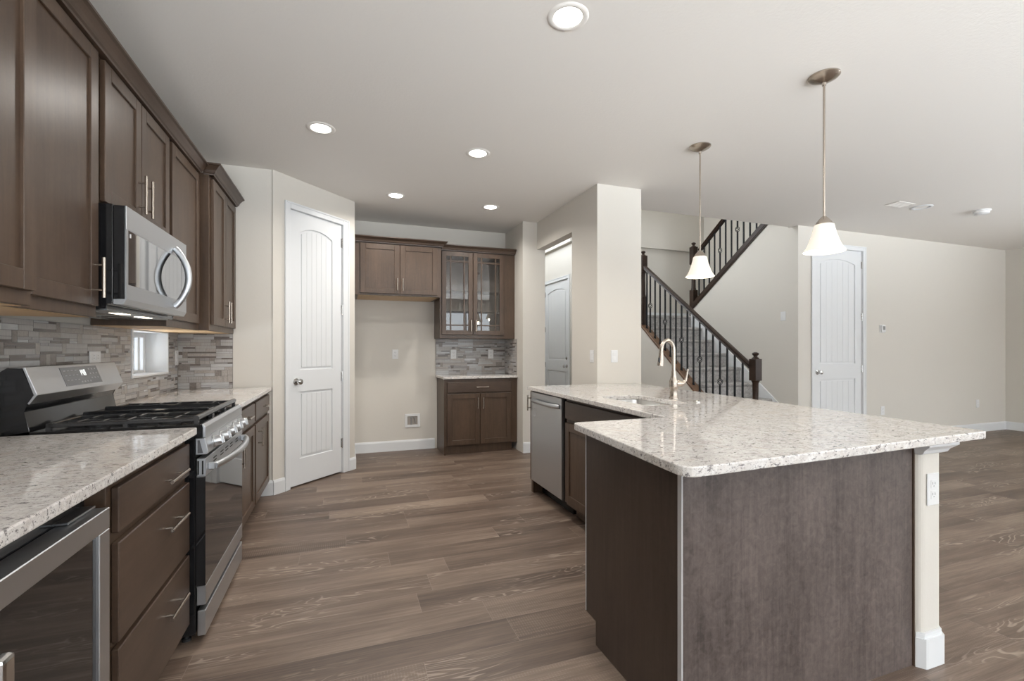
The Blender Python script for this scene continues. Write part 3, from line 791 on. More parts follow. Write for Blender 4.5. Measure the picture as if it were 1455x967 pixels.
# ------------------------------------------------------------------ mosaic backsplashes
def mosaic(f, a0, a1, z0, z1, seed, hole=None, th=.008):
    rn = random.Random(seed); mb = MB(); g = .0011
    def solid(p, q, r, s_, o0, o1, mi):
        # box without its hidden back face
        vs = [f(*c) for c in ((p, o0, r), (q, o0, r), (q, o0, s_), (p, o0, s_), (p, o1, r), (q, o1, r), (q, o1, s_), (p, o1, s_))]
        b = len(mb.v); mb.v += vs
        fl = [(4, 5, 6, 7), (0, 1, 5, 4), (1, 2, 6, 5), (2, 3, 7, 6), (3, 0, 4, 7)]
        e1 = Vector(vs[5]) - Vector(vs[4]); e2 = Vector(vs[7]) - Vector(vs[4]); out = Vector(vs[4]) - Vector(vs[0])
        flip = e1.cross(e2).dot(out) < 0
        for q_ in fl:
            q_ = [b + i for i in q_]; mb.f.append(q_[::-1] if flip else q_); mb.sm.append(False); mb.mi.append(mi)
    def tile(p, q, r, s_, mi):
        p = max(p, a0); q = min(q, a1); r = max(r, z0); s_ = min(s_, z1)
        if q - p < .006 or s_ - r < .004: return
        if hole:
            h0, h1, k0, k1 = hole
            if q > h0 and p < h1 and s_ > k0 and r < k1:
                if r < k0 - .006: tile(p, q, r, k0, mi)
                if p < h0 - .008: tile(p, h0, max(r, k0), s_, mi)
                if q > h1 + .008: tile(h1, q, max(r, k0), s_, mi)
                return
        solid(p + g, q - g, r + g, s_ - g, th - .003, th, mi)
    H = .050; row = 0; z = z0
    while z < z1:
        a = a0 - rn.uniform(0, .2)
        while a < a1:
            k = rn.random()
            if k < .22:
                w_ = rn.choice((.034, .045)); tile(a, a + w_, z, z + H, rn.choice((3, 4, 4, 3)))
            elif k < .34:
                w_ = .034; hh = H * .5; tile(a, a + w_, z, z + hh, rn.choice((5, 0, 3))); tile(a, a + w_, z + hh, z + H, rn.choice((2, 1, 4)))
            else:
                w_ = rn.choice((.145, .17, .20)); ly = rn.choice(((.5, .25, .25), (.25, .5, .25), (.5, .5), (.5, .5), (.25, .25, .5)))
                zz = z
                for h_ in ly:
                    hh = h_ * H
                    cut = rn.choice((0, .35, .5, .65)) if h_ < .5 else rn.choice((0, 0, .5))
                    mats_ = (5, 0, 5, 3) if h_ >= .4 else (0, 1, 2, 5, 1, 2)
                    if cut:
                        tile(a, a + w_ * cut, zz, zz + hh, rn.choice(mats_)); tile(a + w_ * cut, a + w_, zz, zz + hh, rn.choice(mats_))
                    else: tile(a, a + w_, zz, zz + hh, rn.choice(mats_))
                    zz += hh
            a += w_
        z += H; row += 1
    # grout bed
    bed = lambda p, q, r, s_: mb.box(p, q, .0005, th - .0022, r, s_, f, mi=6)
    if hole:
        h0, h1, k0, k1 = hole
        bed(a0, h0, z0, z1); bed(h1, a1, z0, z1); bed(h0, h1, z0, k0)
    else: bed(a0, a1, z0, z1)
    return mb
TM = TILES + [M['grout']]
mb = mosaic(fL(WX), .85, 4.449, .9205, 1.369, 7, (KW[0] - .004, KW[1] + .004, KW[2] - .004, 1.4), .010); solo(mb, 'tile_backsplash', TM, 'brown and grey strip mosaic backsplash on the long left wall', 'backsplash')
mb = mosaic(fB(4.46), -1.248, -.864, .9205, 1.369, 11, None, .010); solo(mb, 'tile_backsplash', TM, 'short grey mosaic backsplash on the return wall left of the pantry', 'backsplash')

# ------------------------------------------------------------------ fridge alcove and hutch
FB_ = fB(5.34)
t = thing('wall_cabinet', 'two-door brown wall cabinet high over the empty fridge alcove', 'cabinet', (.58, 5.6, 1.83))
carcass(FB_, .1135, 1.055, .537, 1.832, 2.42, t)
mb = MB(); mb.box(.15, 1.02, -.53, -.02, 1.8305, 1.832, FB_); mb.build('underside', M['natural'], t)
shaker(FB_, .172, .588, 1.853, 2.392, t, handle=(.562, 1.955, True)); shaker(FB_, .596, 1.012, 1.853, 2.392, t, handle=(.622, 1.955, True))
mb = MB(); crown(mb, FB_, .1135, 1.055, 2.402, .0205, .062, .062, ret1=True, depth=.20); mb.build('crown', M['wood_x'], t)
# glass-front wall cabinet
t = thing('glass_cabinet', 'brown wall cabinet with two mullioned glass doors above the hutch', 'cabinet', (1.54, 5.7, 1.37))
FG = fB(5.52)
gx0, gx1 = 1.075, 2.018
mb = MB(); d = .358
mb.box(gx0, gx0 + .018, -d, -.02, 1.37, 2.42, FG); mb.box(1.93, gx1, -d, -.02, 1.37, 2.42, FG)
mb.box(gx0 + .018, 1.93, -d, -.02, 1.37, 1.395, FG); mb.box(gx0 + .018, 1.93, -d, -.02, 2.38, 2.42, FG)
mb.box(gx0, gx0 + .03, -.02, 0, 1.37, 2.42, FG, .001); mb.box(1.868, gx1, -.02, 0, 1.37, 2.42, FG, .001)
mb.box(gx0 + .03, 1.868, -.02, 0, 1.37, 1.412, FG, .001); mb.box(gx0 + .03, 1.868, -.02, 0, 2.40, 2.42, FG, .001)
mb.build('cabinet_box', M['wood_z'], t)
mb = MB(); mb.box(gx0 + .018, 1.93, -d, -d + .012, 1.395, 2.38, FG); mb.build('back_panel', M['inner'], t)
for z in (1.70, 1.945):
    mb = MB(); mb.box(gx0 + .02, 1.928, -d + .014, -.03, z, z + .018, FG); mb.build('shelf', M['inner'], t)
def glass_door(a0, a1, z0, z1, hx):
    st = .052; mb = MB(); th = .019; bv = .0015; o0 = .0005
    mb.box(a0, a0 + st, o0, th, z0, z1, FG, bv); mb.box(a1 - st, a1, o0, th, z0, z1, FG, bv)
    mb.box(a0 + st, a1 - st, o0, th, z0, z0 + st, FG, bv); mb.box(a0 + st, a1 - st, o0, th, z1 - st, z1, FG, bv)
    d = mb.build('door', M['wood_z'], t)
    mb = MB(); i0, i1, j0, j1 = a0 + st, a1 - st, z0 + st, z1 - st; bw = .008
    for x in (i0 + .052, i1 - .052): mb.box(x - bw, x + bw, .004, .016, j0, j1, FG, .002)
    for z in (j0 + .062, j1 - .062): mb.box(i0, i1, .0045, .0155, z - bw, z + bw, FG, .002)
    mb.build('mullion', M['wood_z'], d)
    mb = MB(); mb.box(i0, i1, .008, .011, j0, j1, FG); mb.build('glass', M['glass'], d)
    pull(FG, hx, z0 + .11, True, d, .135, th)
glass_door(1.098, 1.472, 1.414, 2.402, 1.448); glass_door(1.480, 1.868, 1.414, 2.402, 1.506)
mb = MB(); crown(mb, FG, gx0 - .0, gx1 - .002, 2.412, .0205, .062, .062, depth=.05); mb.build('crown', M['wood_x'], t)
# hutch base
t = thing('hutch_cabinet', 'dark base cabinet with one wide drawer and two doors at the far end', 'cabinet', (1.56, 5.65, 0))
FH = fB(5.43)
mb = MB(); mb.box(1.107, 2.018, -.437, 0, .1, .888, FH, .0015); mb.box(1.107, 1.125, -.437, 0, 0, .1, FH); mb.box(1.125, 1.96, -.437, -.03, 0, .1, FH)
mb.build('cabinet_box', M['wood_z'], t)
slab(FH, 1.145, 1.935, .728, .848, t, handle=(1.565, .79, False), hl=.15)
shaker(FH, 1.145, 1.536, .112, .712, t, handle=(1.508, .60, True)); shaker(FH, 1.544, 1.935, .112, .712, t, handle=(1.574, .60, True))
slab_counter('countertop', [(1.088, 5.400), (2.018, 5.400), (2.018, 5.868), (1.088, 5.868)], [.012, 0, 0, 0], 'small granite countertop on the far hutch cabinet')
mb = mosaic(fB(5.88), 1.092, 2.009, .9205, 1.369, 21, None, .010); solo(mb, 'tile_backsplash', TM, 'pale blue-grey mosaic backsplash under the glass cabinet', 'backsplash')
mb = mosaic(fI(2.02), 5.44, 5.869, .9205, 1.369, 23, None, .010); solo(mb, 'tile_backsplash', TM, 'narrow mosaic backsplash on the side wall at the hutch', 'backsplash')

# ------------------------------------------------------------------ island
IX = 1.55
FI = fI(IX)
t = thing('dishwasher', 'stainless dishwasher at the far end of the island', 'dishwasher', (1.85, 3.46, 0))
DY0, DY1 = 3.158, 3.765
mb = MB(); mb.box(DY0, DY1, -.56, -.006, .115, .886, FI, .002); mb.box(DY0 + .01, DY1 - .01, -.56, -.08, 0, .115, FI); mb.build('tub', M['black'], t)
mb = MB(); mb.box(DY0 + .006, DY1 - .002, -.005, .022, .118, .876, FI, .003); dr = mb.build('door', M['steel'], t)
mb = MB(); pts = []
for i in range(21):
    s = i / 20; pts.append((DY0 + .035 + s * .535, .026 + .030 * math.sin(PI * s) ** .6, .808))
mb.tube(pts, .011, 10, FI, flat=1.5)
mb.build('door_handle', M['steel'], dr)
mb = MB(); mb.box(3.665, 3.70, .022, .0226, .675, .745, FI); mb.build('label_sticker', simple('sticker', (.42, .42, .43), .5), dr)
t = thing('filler_cabinet', 'slim brown pull-out at the end of the island beside the dishwasher', 'cabinet', (1.85, 3.785, 0))
mb = MB(); mb.box(3.768, 3.808, -.56, .0, 0, .888, FI, .001); mb.build('cabinet_box', M['wood_z'], t)
mb = MB(); mb.box(3.770, 3.807, .0005, .012, .11, .876, FI, .001); d = mb.build('door', M['wood_z'], t); pull(FI, 3.793, .776, True, d, .135, .012)
t = thing('sink_cabinet', 'brown sink base cabinet with false drawer front, beside the dishwasher', 'cabinet', (1.85, 2.6, 0))
mb = MB()
mb.box(2.10, 3.12, -.02, 0, .1, .888, FI, .001); mb.box(3.10, 3.12, -.56, -.02, .1, .888, FI); mb.box(2.10, 2.12, -.56, -.02, .1, .888, FI)
mb.box(2.12, 3.10, -.56, -.545, .1, .888, FI); mb.box(2.12, 3.10, -.545, -.02, .1, .118, FI); mb.box(2.10, 3.12, -.56, -.08, 0, .1, FI)
mb.build('cabinet_box', M['wood_z'], t)
slab(FI, 2.15, 3.107, .735, .862, t, 'false_front')
shaker(FI, 2.635, 3.107, .125, .706, t, handle=(2.67, .60, True)); shaker(FI, 2.15, 2.627, .125, .706, t, handle=(2.59, .60, True))
# end block of the island with the finished panels
t = thing('island_cabinet', 'big brown island end block with plain panels in the right foreground', 'cabinet', (1.55, 1.5, 0))
mb = MB()
mb.box(1.020, 2.106, 1.225, 1.80, .1, .888); mb.box(1.020, 2.106, 1.225, 1.73, 0, .1); mb.box(1.575, 2.106, 1.80, 2.09, 0, .888)
mb.build('cabinet_box', M['wood_z'], t)
mb = MB(); mb.prism([(1.222, 0), (1.740, 0), (1.740, .1), (1.822, .1), (1.822, .888), (1.222, .888)], 'x', 1.0, 1.019, bev=.0008); mb.build('end_panel', wood('island_end_panel', (.040, .027, .020), (.074, .051, .040), 'z', .38), t)
mb = MB(); mb.box(1.0, 2.106, 1.205, 1.221, 0, .888, bev=.001); mb.build('back_panel', M['wood_panel_sheen'], t)
M['banding'] = simple('edge_banding', (.45, .44, .44), .3)
mb = MB(); mb.box(.996, 1.0015, 1.2035, 1.2215, 0, .888); mb.build('edge_strip', M['banding'], t)
mb = MB(); mb.box(.998, 1.020, 1.822, 1.826, .105, .888); mb.build('edge_strip', M['banding'], t)
mb = MB(); mb.box(2.1065, 2.1125, 1.199, 1.222, 0, .888, bev=.001); mb.build('scribe_strip', M['wood_z'], t)
shaker(fF(1.80), 1.03, 1.50, .11, .86, t)
# low wall under the counter with a bull-nosed end
PWX0, PWX1, PWY0 = 2.114, 2.248, 1.185
mb = MB()
end = roundpoly([(PWX0, PWY0), (PWX1, PWY0), (PWX1, 3.809), (PWX0, 3.809)], [.035, .022, 0, 0])
mb.prism(end, 'z', 0, .889); struct(mb, 'wall_island', W)
mb = MB(); c = .030
g_ = .016; h_ = .0005
def ring(e): return [(PWX0 + .001 - e * .3, 1.197), (PWX0 + c * .75 - e * .4, PWY0 - e * .9), (PWX0 + c - e * .2, PWY0 - e), (PWX1 - g_ + e * .4, PWY0 - e), (PWX1 + e, PWY0 + g_ - e * .4), (PWX1 + e, 3.80), (PWX1 + h_, 3.80), (PWX1 + h_, PWY0 + g_ + .006), (PWX1 - g_ - .006, PWY0 - h_), (PWX0 + c + .005, PWY0 - h_), (PWX0 + .006, 1.1968)]
mb.prism(ring(.016), 'z', 0, .115); mb.prism(ring(.008), 'z', .115, .135)
struct(mb, 'baseboard_island', M['white'])
mb = MB()
bm = bmesh.new(); rings = []
for e, z in ((.002, .832), (.014, .838), (.020, .850), (.040, .868), (.040, .8895)):
    rings.append([bm.verts.new(p) for p in ((PWX0 - e * .3, PWY0 - e, z), (PWX1 + e, PWY0 - e, z), (PWX1 + e, 3.78, z), (PWX0 - e * .3, 3.78, z))])
# hollow collar: outer skin plus inner skin
inn = [[bm.verts.new(p) for p in ((PWX0 - .0004, PWY0 - .0004, z), (PWX1 + .0004, PWY0 - .0004, z), (PWX1 + .0004, 3.78, z), (PWX0 - .0004, 3.78, z))] for z in (.832, .8895)]
for A, B in zip(rings, rings[1:]):
    for i in range(4): bm.faces.new((A[i], A[(i + 1) % 4], B[(i + 1) % 4], B[i]))
for i in range(4):
    j = (i + 1) % 4
    bm.faces.new((inn[0][i], inn[0][j], inn[1][j], inn[1][i])); bm.faces.new((rings[0][i], rings[0][j], inn[0][j], inn[0][i])); bm.faces.new((rings[-1][i], rings[-1][j], inn[1][j], inn[1][i]))
mb.add(bm); struct(mb, 'trim_2', M['white'])
# island countertop with the sink cut-out
poly = [(1.505, 3.806), (2.615, 3.806), (2.402, 1.112), (.878, 1.042), (.952, 1.860), (1.452, 1.860)]
SK = (1.640, 1.950, 2.262, 2.812)
hole = rrect(SK[0], SK[1], SK[2], SK[3], .06)
slab_counter('countertop', poly, [.015, 0, .02, .055, .03, .03], 'large L-shaped granite island countertop with the sink', [hole])
t = thing('kitchen_sink', 'double-bowl stainless undermount sink in the island', 'sink', (1.79, 2.54, .7))
def bowl(x0, x1, y0, y1, zt, zb):
    mb = MB(); bm = bmesh.new(); rg = []
    for e, z, r in ((-.012, zt, .055), (0, zt, .05), (.002, zt - .01, .05), (.010, zb + .03, .045), (.035, zb, .04)):
        rg.append([bm.verts.new((p[0], p[1], z)) for p in rrect(x0 + e, x1 - e, y0 + e, y1 - e, r)])
    n = len(rg[0])
    for A, B in zip(rg, rg[1:]):
        for i in range(n): bm.faces.new((A[i], A[(i + 1) % n], B[(i + 1) % n], B[i]))
    bm.faces.new(rg[-1])
    # outside skin so the bowl has thickness
    og = [[bm.verts.new((p[0], p[1], z)) for p in rrect(x0 + e, x1 - e, y0 + e, y1 - e, .055)] for e, z in ((-.012, zt - .0015), (-.002, zt - .004), (.03, zb - .003))]
    for A, B in zip(og, og[1:]):
        for i in range(n): bm.faces.new((A[i], A[(i + 1) % n], B[(i + 1) % n], B[i]))
    bm.faces.new(og[-1])
    for i in range(n): bm.faces.new((rg[0][i], rg[0][(i + 1) % n], og[0][(i + 1) % n], og[0][i]))
    mb.add(bm, ident, True)
    b = mb.build('bowl', M['sink'], t)
    mb = MB(); mb.lathe([(.042, zb), (.042, zb + .003), (.03, zb + .001)], ((x0 + x1) / 2, (y0 + y1) / 2, 0), 'z', 20); mb.build('drain', M['chrome'], b)
bowl(SK[0] - .006, SK[1] + .006, 2.530, SK[3] + .006, .8885, .69); bowl(SK[0] - .006, SK[1] - .05, SK[2] - .006, 2.505, .8885, .71)
mb = MB(); mb.flat2d([rrect(SK[0] - .020, SK[1] + .020, SK[2] - .020, SK[3] + .020, .06), rrect(SK[0] - .006, SK[1] + .006, 2.530, SK[3] + .006, .05), rrect(SK[0] - .006, SK[1] - .05, SK[2] - .006, 2.505, .05)], .8850, .8886)
mb.build('rim', M['sink'], t)
# faucet
t = thing('kitchen_faucet', 'brushed nickel gooseneck faucet with pull-down spray head', 'faucet', (2.02, 2.515, .92))
fx, fy = 2.02, 2.515
mb = MB(); mb.lathe([(.030, .9205), (.030, .926), (.025, .932), (.0235, .985), (.026, .990), (.028, 1.000), (.028, 1.035), (.022, 1.048), (.016, 1.075), (.0145, 1.10)], (fx, fy, 0), 'z', 24); mb.build('base', M['nickel'], t)
mb = MB(); pts = [(fx, fy, 1.07), (fx, fy, 1.15), (fx, fy, 1.235)]; R_ = .048
for i in range(1, 13):
    a = PI * i / 12 * .95; pts.append((fx - R_ + R_ * math.cos(a), fy, 1.235 + R_ * 1.35 * math.sin(a)))
lx = pts[-1]
pts.append((lx[0] - .002, fy, 1.225))
mb.tube(pts, .0125, 14); mb.build('spout', M['nickel'], t)
mb = MB(); mb.tube([(lx[0] - .002, fy, 1.228), (lx[0] - .003, fy, 1.20), (lx[0] - .006, fy, 1.16), (lx[0] - .009, fy, 1.135)], [.0135, .0155, .019, .0205], 16); sh = mb.build('spray_head', M['nickel'], t)
mb = MB(); mb.box(lx[0] - .030, lx[0] - .018, fy - .016, fy - .004, 1.158, 1.19, bev=.003); mb.build('spray_button', M['black_matte'], sh)
mb = MB(); mb.tube([(fx + .010, fy - .012, 1.020), (fx + .045, fy - .022, 1.020), (fx + .060, fy - .026, 1.024)], [.020, .020, .012], 14)
mb.tube([(fx + .055, fy - .025, 1.022), (fx + .074, fy - .028, 1.04), (fx + .080, fy - .029, 1.075), (fx + .088, fy - .030, 1.115)], [.010, .009, .007, .006], 10)
mb.build('lever', M['nickel'], t)
mb = MB(); mb.lathe([(.021, .9205), (.021, .926), (.016, .929), (.008, .930)], (2.03, 2.315, 0), 'z', 20); solo(mb, 'disposal_button', M['chrome'], 'small round steel air-switch button on the granite beside the faucet', 'button')

# ------------------------------------------------------------------ stairs
ST0, RISE, RUN = 4.13, .197, .254
stairs = thing('staircase', 'carpeted switchback staircase rising behind the island', 'stairs', (4.85, 5.2, 0))
for k in range(1, 9):
    y = ST0 + (k - 1) * RUN; z = RISE * k; mb = MB()
    mb.prism([(y, z - RISE), (y, z - .05), (y - .022, z - .035), (y - .026, z - .015), (y - .016, z), (y + RUN, z), (y + RUN, z - RISE)], 'x', 4.366, SX - .021)
    mb.build('tread', M['carpet'], stairs)
LZ = RISE * 9; LY = ST0 + 8 * RUN
mb = MB(); mb.prism([(LY, LZ - RISE), (LY, LZ - .05), (LY - .022, LZ - .035), (LY - .026, LZ - .015), (LY - .016, LZ), (6.984, LZ), (6.984, LZ - RISE)], 'x', 4.366, SX - .021)
mb.box(SX - .021, 6.299, LY, 6.984, LZ - RISE, LZ)
mb.build('landing', M['carpet'], stairs)
for k in range(1, 8):
    y = LY + .02 - (k - 1) * RUN; z = LZ + RISE * k; mb = MB()
    mb.prism([(y, z - RISE), (y, z - .05), (y + .022, z - .035), (y + .026, z - .015), (y + .016, z), (y - RUN, z), (y - RUN, z - RISE)], 'x', SX + .117, 6.298)
    mb.build('tread', M['carpet'], stairs)
nz = lambda y: RISE * (1 + (y - ST0) / RUN)
mb = MB(); mb.prism([(4.30, 0), (4.16, 0), (4.16, nz(4.16) + .03), (LY - .02, nz(LY) + .09), (LY - .02, LZ - RISE - .02)], 'x', SX - .020, SX - .001)
mb.build('skirt_board', M['white'], stairs)
mb = MB(); mb.box(4.37, 6.298, 6.986, 6.999, LZ - RISE, LZ + .115); mb.build('landing_baseboard', M['white'], stairs)
# wall below the lower flight
CX0, CX1 = 4.238, 4.362
zc = lambda y: 1.600 + .777 * (y - 6.015)
mb = MB(); ya = 4.06
mb.prism([(ya, 0), (6.20, 0), (6.20, zc(6.20) - .042), (ya, zc(ya) - .042)], 'x', CX0 + .012, CX1 - .002); struct(mb, 'wall_stair_under', W)
# railing of the lower flight
rail = thing('stair_railing', 'dark wood railing with black iron balusters on the lower stair flight', 'railing', (4.30, 5.0, 0))
mb = MB(); mb.prism([(ya - .02, zc(ya - .02)), (ya - .02, zc(ya - .02) - .04), (6.22, zc(6.22) - .04), (6.22, zc(6.22))], 'x', CX0, CX1 + .0005, bev=.004); mb.build('curb_rail', M['curb_wood'], rail)
zr = lambda y: 1.079 + .728 * (y - 4.089)
def handrail(f_z, y0, y1, x, parent):
    mb = MB()
    prof = [(-.030, -.028), (.030, -.028), (.022, -.010), (.033, .006), (.030, .022), (.015, .032), (-.015, .032), (-.030, .022), (-.033, .006), (-.022, -.010)]
    bm = bmesh.new(); A = [bm.verts.new((x + p, y0, f_z(y0) + q)) for p, q in prof]; B = [bm.verts.new((x + p, y1, f_z(y1) + q)) for p, q in prof]
    bm.faces.new(A); bm.faces.new(B[::-1]); n = len(prof)
    for i in range(n): bm.faces.new((A[i], A[(i + 1) % n], B[(i + 1) % n], B[i]))
    mb.add(bm); return mb.build('handrail', M['rail_wood'], parent)
handrail(zr, 4.05, 6.02, 4.30, rail)
def newel(x, y, zb, ztop, parent, blk=.24, lowblk=.30):
    mb = MB(); s = .047; zt = ztop - .075
    mb.box(x - s, x + s, y - s, y + s, zt - blk, zt, bev=.004)
    mb.lathe([(.042, zt), (.036, zt + .012), (.020, zt + .022), (.020, zt + .034), (.033, zt + .046), (.037, zt + .056), (.030, zt + .068), (.012, zt + .075)], (x, y, 0), 'z', 20)
    a = zt - blk; b = zb + lowblk
    mb.lathe([(.044, a), (.040, a - .015), (.032, a - .028), (.030, (a * .7 + b * .3)), (.034, b + .04), (.044, b)], (x, y, 0), 'z', 20)
    mb.box(x - s, x + s, y - s, y + s, zb, b, bev=.004)
    return mb.build('newel_post', M['rail_wood'], parent)
newel(4.30, 3.985, 0, 1.208, rail); newel(4.30, 6.055, zc(6.055) - .02, 2.735, rail, .25, .42)
def baluster(x, y, z0, z1, basket, parent, zk=None):
    mb = MB(); b = .0085
    mb.lathe([(.022, z0 - .012), (.022, z0 + .006), (.012, z0 + .038)], (x, y, 0), 'z', 4)
    if not basket: mb.box(x - b, x + b, y - b, y + b, z0, z1)
    else:
        h = .045
        mb.box(x - b, x + b, y - b, y + b, z0, zk - h); mb.box(x - b, x + b, y - b, y + b, zk + h, z1)
        for zz in (zk - h, zk + h): mb.lathe([(.007, zz - .008), (.011, zz), (.007, zz + .008)], (x, y, 0), 'z', 10)
        for q in range(4):
            pts = []
            for i in range(11):
                s = i / 10; r = .027 * math.sin(PI * s) + .003; a = q * PI / 2 + s * PI
                pts.append((x + r * math.cos(a), y + r * math.sin(a), zk - h + 2 * h * s))
            mb.tube(pts, .0042, 6)
    return mb.build('baluster', M['iron'], parent)
ys = [5.962] + [5.879 - i * .1145 for i in range(16)]
for i, y in enumerate(ys[:17]):
    bk = (i % 3 == 1)
    z0, z1 = zc(y), zr(y) - .026
    baluster(4.30, y, z0, z1, bk, rail, z0 + .42 * (z1 - z0) + .03)
# upper flight: stringer, newel, rail, balusters
rail2 = thing('stair_railing', 'dark wood railing with black iron balusters on the upper stair flight, high behind the pendants', 'railing', (SX + .05, 5.4, 1.9))
zs_ = lambda y: zup(y) + .085
mb = MB()
bm = bmesh.new()
mb.prism([(6.105, zup(6.105) + .002), (6.105, zs_(6.105)), (4.42, zs_(4.42)), (4.42, zup(4.42) + .002)], 'x', SX - .022, SX + .1155, bev=.004)
mb.prism([(6.105, zup(6.105) - .02), (6.105, zup(6.105) + .03), (4.42, zup(4.42) + .03), (4.42, zup(4.42) - .02)], 'x', SX - .016, SX - .001, bev=.004)
bm.free()
mb.build('stringer', M['rail_wood'], rail2)
zr2 = lambda y: 2.86 + .715 * (5.979 - y) - .02
handrail(zr2, 6.02, 4.45, SX + .05, rail2)
newel(SX + .05, 6.155, LZ + .0012, 2.965, rail2, .28, .42)
for i in range(14):
    y = 6.03 - i * .1105
    z0, z1 = zs_(y), zr2(y) - .026
    baluster(SX + .05, y, z0 - .006, z1, i in (1, 4, 7, 10, 13), rail2, z0 + .5 * (z1 - z0))

# ------------------------------------------------------------------ ceiling lights
def can_light(loc, label):
    t = thing('recessed_light', label, 'ceiling light', loc, 'recessed ceiling lights in the kitchen')
    x, y, z = loc
    mb = MB(); mb.lathe([(.066, z - .0005), (.066, z - .003), (.072, z - .006), (.090, z - .005), (.096, z - .001), (.096, z - .0005)], (x, y, 0), 'z', 40, cap=False)
    mb.build('trim_ring', M['ceiling'], t)
    mb = MB(); mb.lathe([(.066, z - .0005), (.066, z - .002), (.001, z - .0045)], (x, y, 0), 'z', 32); mb.build('lens', M['lens'], t)
    l = bpy.data.lights.new('recessed_lamp', 'AREA'); l.shape = 'DISK'; l.size = .12; l.energy = CAN_W; l.spread = math.radians(150); l.color = (1, .96, .90)
    o = bpy.data.objects.new('recessed_lamp', l); C.objects.link(o); o.location = (x, y, z - .012)
    return t
CAN_W = 12.0
for loc, lab in (((.972, 1.944, CEIL), 'large round recessed ceiling light nearest the camera, top centre'),
                 ((-.146, 3.502, CEIL), 'round recessed ceiling light on the left, before the pantry door'),
                 ((.988, 3.536, CEIL), 'round recessed ceiling light in the middle row, right of the pantry'),
                 ((.492, 4.786, CEIL), 'small round recessed ceiling light before the fridge alcove'),
                 ((1.491, 4.833, CEIL), 'small round recessed ceiling light before the hutch cabinet')):
    can_light(loc, lab)
def pendant(loc, label):
    x, y, z = loc
    t = thing('pendant_light', label, 'pendant light', loc, 'pendants over the island')
    mb = MB(); mb.lathe([(.078, z - .0005), (.078, z - .006), (.070, z - .014), (.040, z - .030), (.012, z - .040), (.010, z - .055)], (x, y, 0), 'z', 28); mb.build('canopy', M['nickel'], t)
    mb = MB(); mb.cyl((x, y, z - .05), (x, y, 1.968), .0062, 12); mb.build('stem', M['nickel'], t)
    mb = MB(); mb.lathe([(.010, 1.985), (.020, 1.975), (.036, 1.955), (.044, 1.940), (.044, 1.932)], (x, y, 0), 'z', 24); mb.build('socket_cap', M['nickel'], t)
    pr = [(.042, 1.940), (.049, 1.934), (.053, 1.912), (.060, 1.885), (.070, 1.855), (.078, 1.832), (.087, 1.812), (.098, 1.797), (.104, 1.788)]
    mb = MB(); mb.lathe(pr + [(r - .004, h) for r, h in pr[::-1]], (x, y, 0), 'z', 36, cap=False); mb.build('glass_shade', M['shade'], t)
    mb = MB(); mb.lathe([(.004, 1.93), (.014, 1.915), (.026, 1.885), (.028, 1.865), (.020, 1.845), (.004, 1.838)], (x, y, 0), 'z', 18); mb.build('bulb', emis('lit_bulb', (1, .88, .70), 9), t)
    l = bpy.data.lights.new('pendant_lamp', 'POINT'); l.energy = 5; l.shadow_soft_size = .05; l.color = (1, .87, .68)
    o = bpy.data.objects.new('pendant_lamp', l); C.objects.link(o); o.location = (x, y, 1.775)
pendant((2.53, 1.88, CEIL), 'nearer pendant lamp with lit bell glass shade, in front of the white door')
pendant((2.53, 2.85, CEIL), 'farther pendant lamp with lit bell glass shade, in front of the stairs')

# ceiling fittings over the living room
t = thing('smoke_detector', 'white round smoke detector on the right-hand ceiling', 'smoke detector', (6.62, 3.12, CEIL))
mb = MB(); mb.lathe([(.078, CEIL - .0005), (.078, CEIL - .012), (.070, CEIL - .016)], (6.62, 3.12, 0), 'z', 32); mb.build('base', M['plastic'], t)
mb = MB(); mb.lathe([(.066, CEIL - .016), (.066, CEIL - .036), (.056, CEIL - .044), (.01, CEIL - .046)], (6.62, 3.12, 0), 'z', 32); mb.build('cover', M['plastic'], t)
t = thing('recessed_light', 'unlit white round recessed ceiling light left of the smoke detector', 'ceiling light', (5.86, 3.265, CEIL))
mb = MB(); mb.lathe([(.062, CEIL - .0005), (.062, CEIL - .003), (.075, CEIL - .008), (.092, CEIL - .006), (.098, CEIL - .001), (.098, CEIL - .0005)], (5.86, 3.265, 0), 'z', 36, cap=False); mb.build('trim_ring', M['white'], t)
mb = MB(); mb.lathe([(.062, CEIL - .0005), (.062, CEIL - .002), (.001, CEIL - .003)], (5.86, 3.265, 0), 'z', 28); mb.build('lens', simple('unlit_lens', (.72, .71, .69), .4), t)
t = thing('ceiling_vent', 'flush painted ceiling vent beside the unlit recessed light', 'vent', (5.53, 3.28, CEIL))
mb = MB(); x, y = 5.53, 3.28
mb.box(x - .13, x + .13, y - .075, y - .06, CEIL - .006, CEIL - .0005, bev=.002); mb.box(x - .13, x + .13, y + .06, y + .075, CEIL - .006, CEIL - .0005, bev=.002)
mb.box(x - .13, x - .115, y - .06, y + .06, CEIL - .006, CEIL - .0005, bev=.002); mb.box(x + .115, x + .13, y - .06, y + .06, CEIL - .006, CEIL - .0005, bev=.002)
mb.build('frame', M['ceiling'], t)
for i in range(6):
    mb = MB(); yy = y - .05 + i * .02; mb.box(x - .115, x + .115, yy - .006, yy + .006, CEIL - .005, CEIL - .0005); mb.build('slat', M['ceiling'], t)

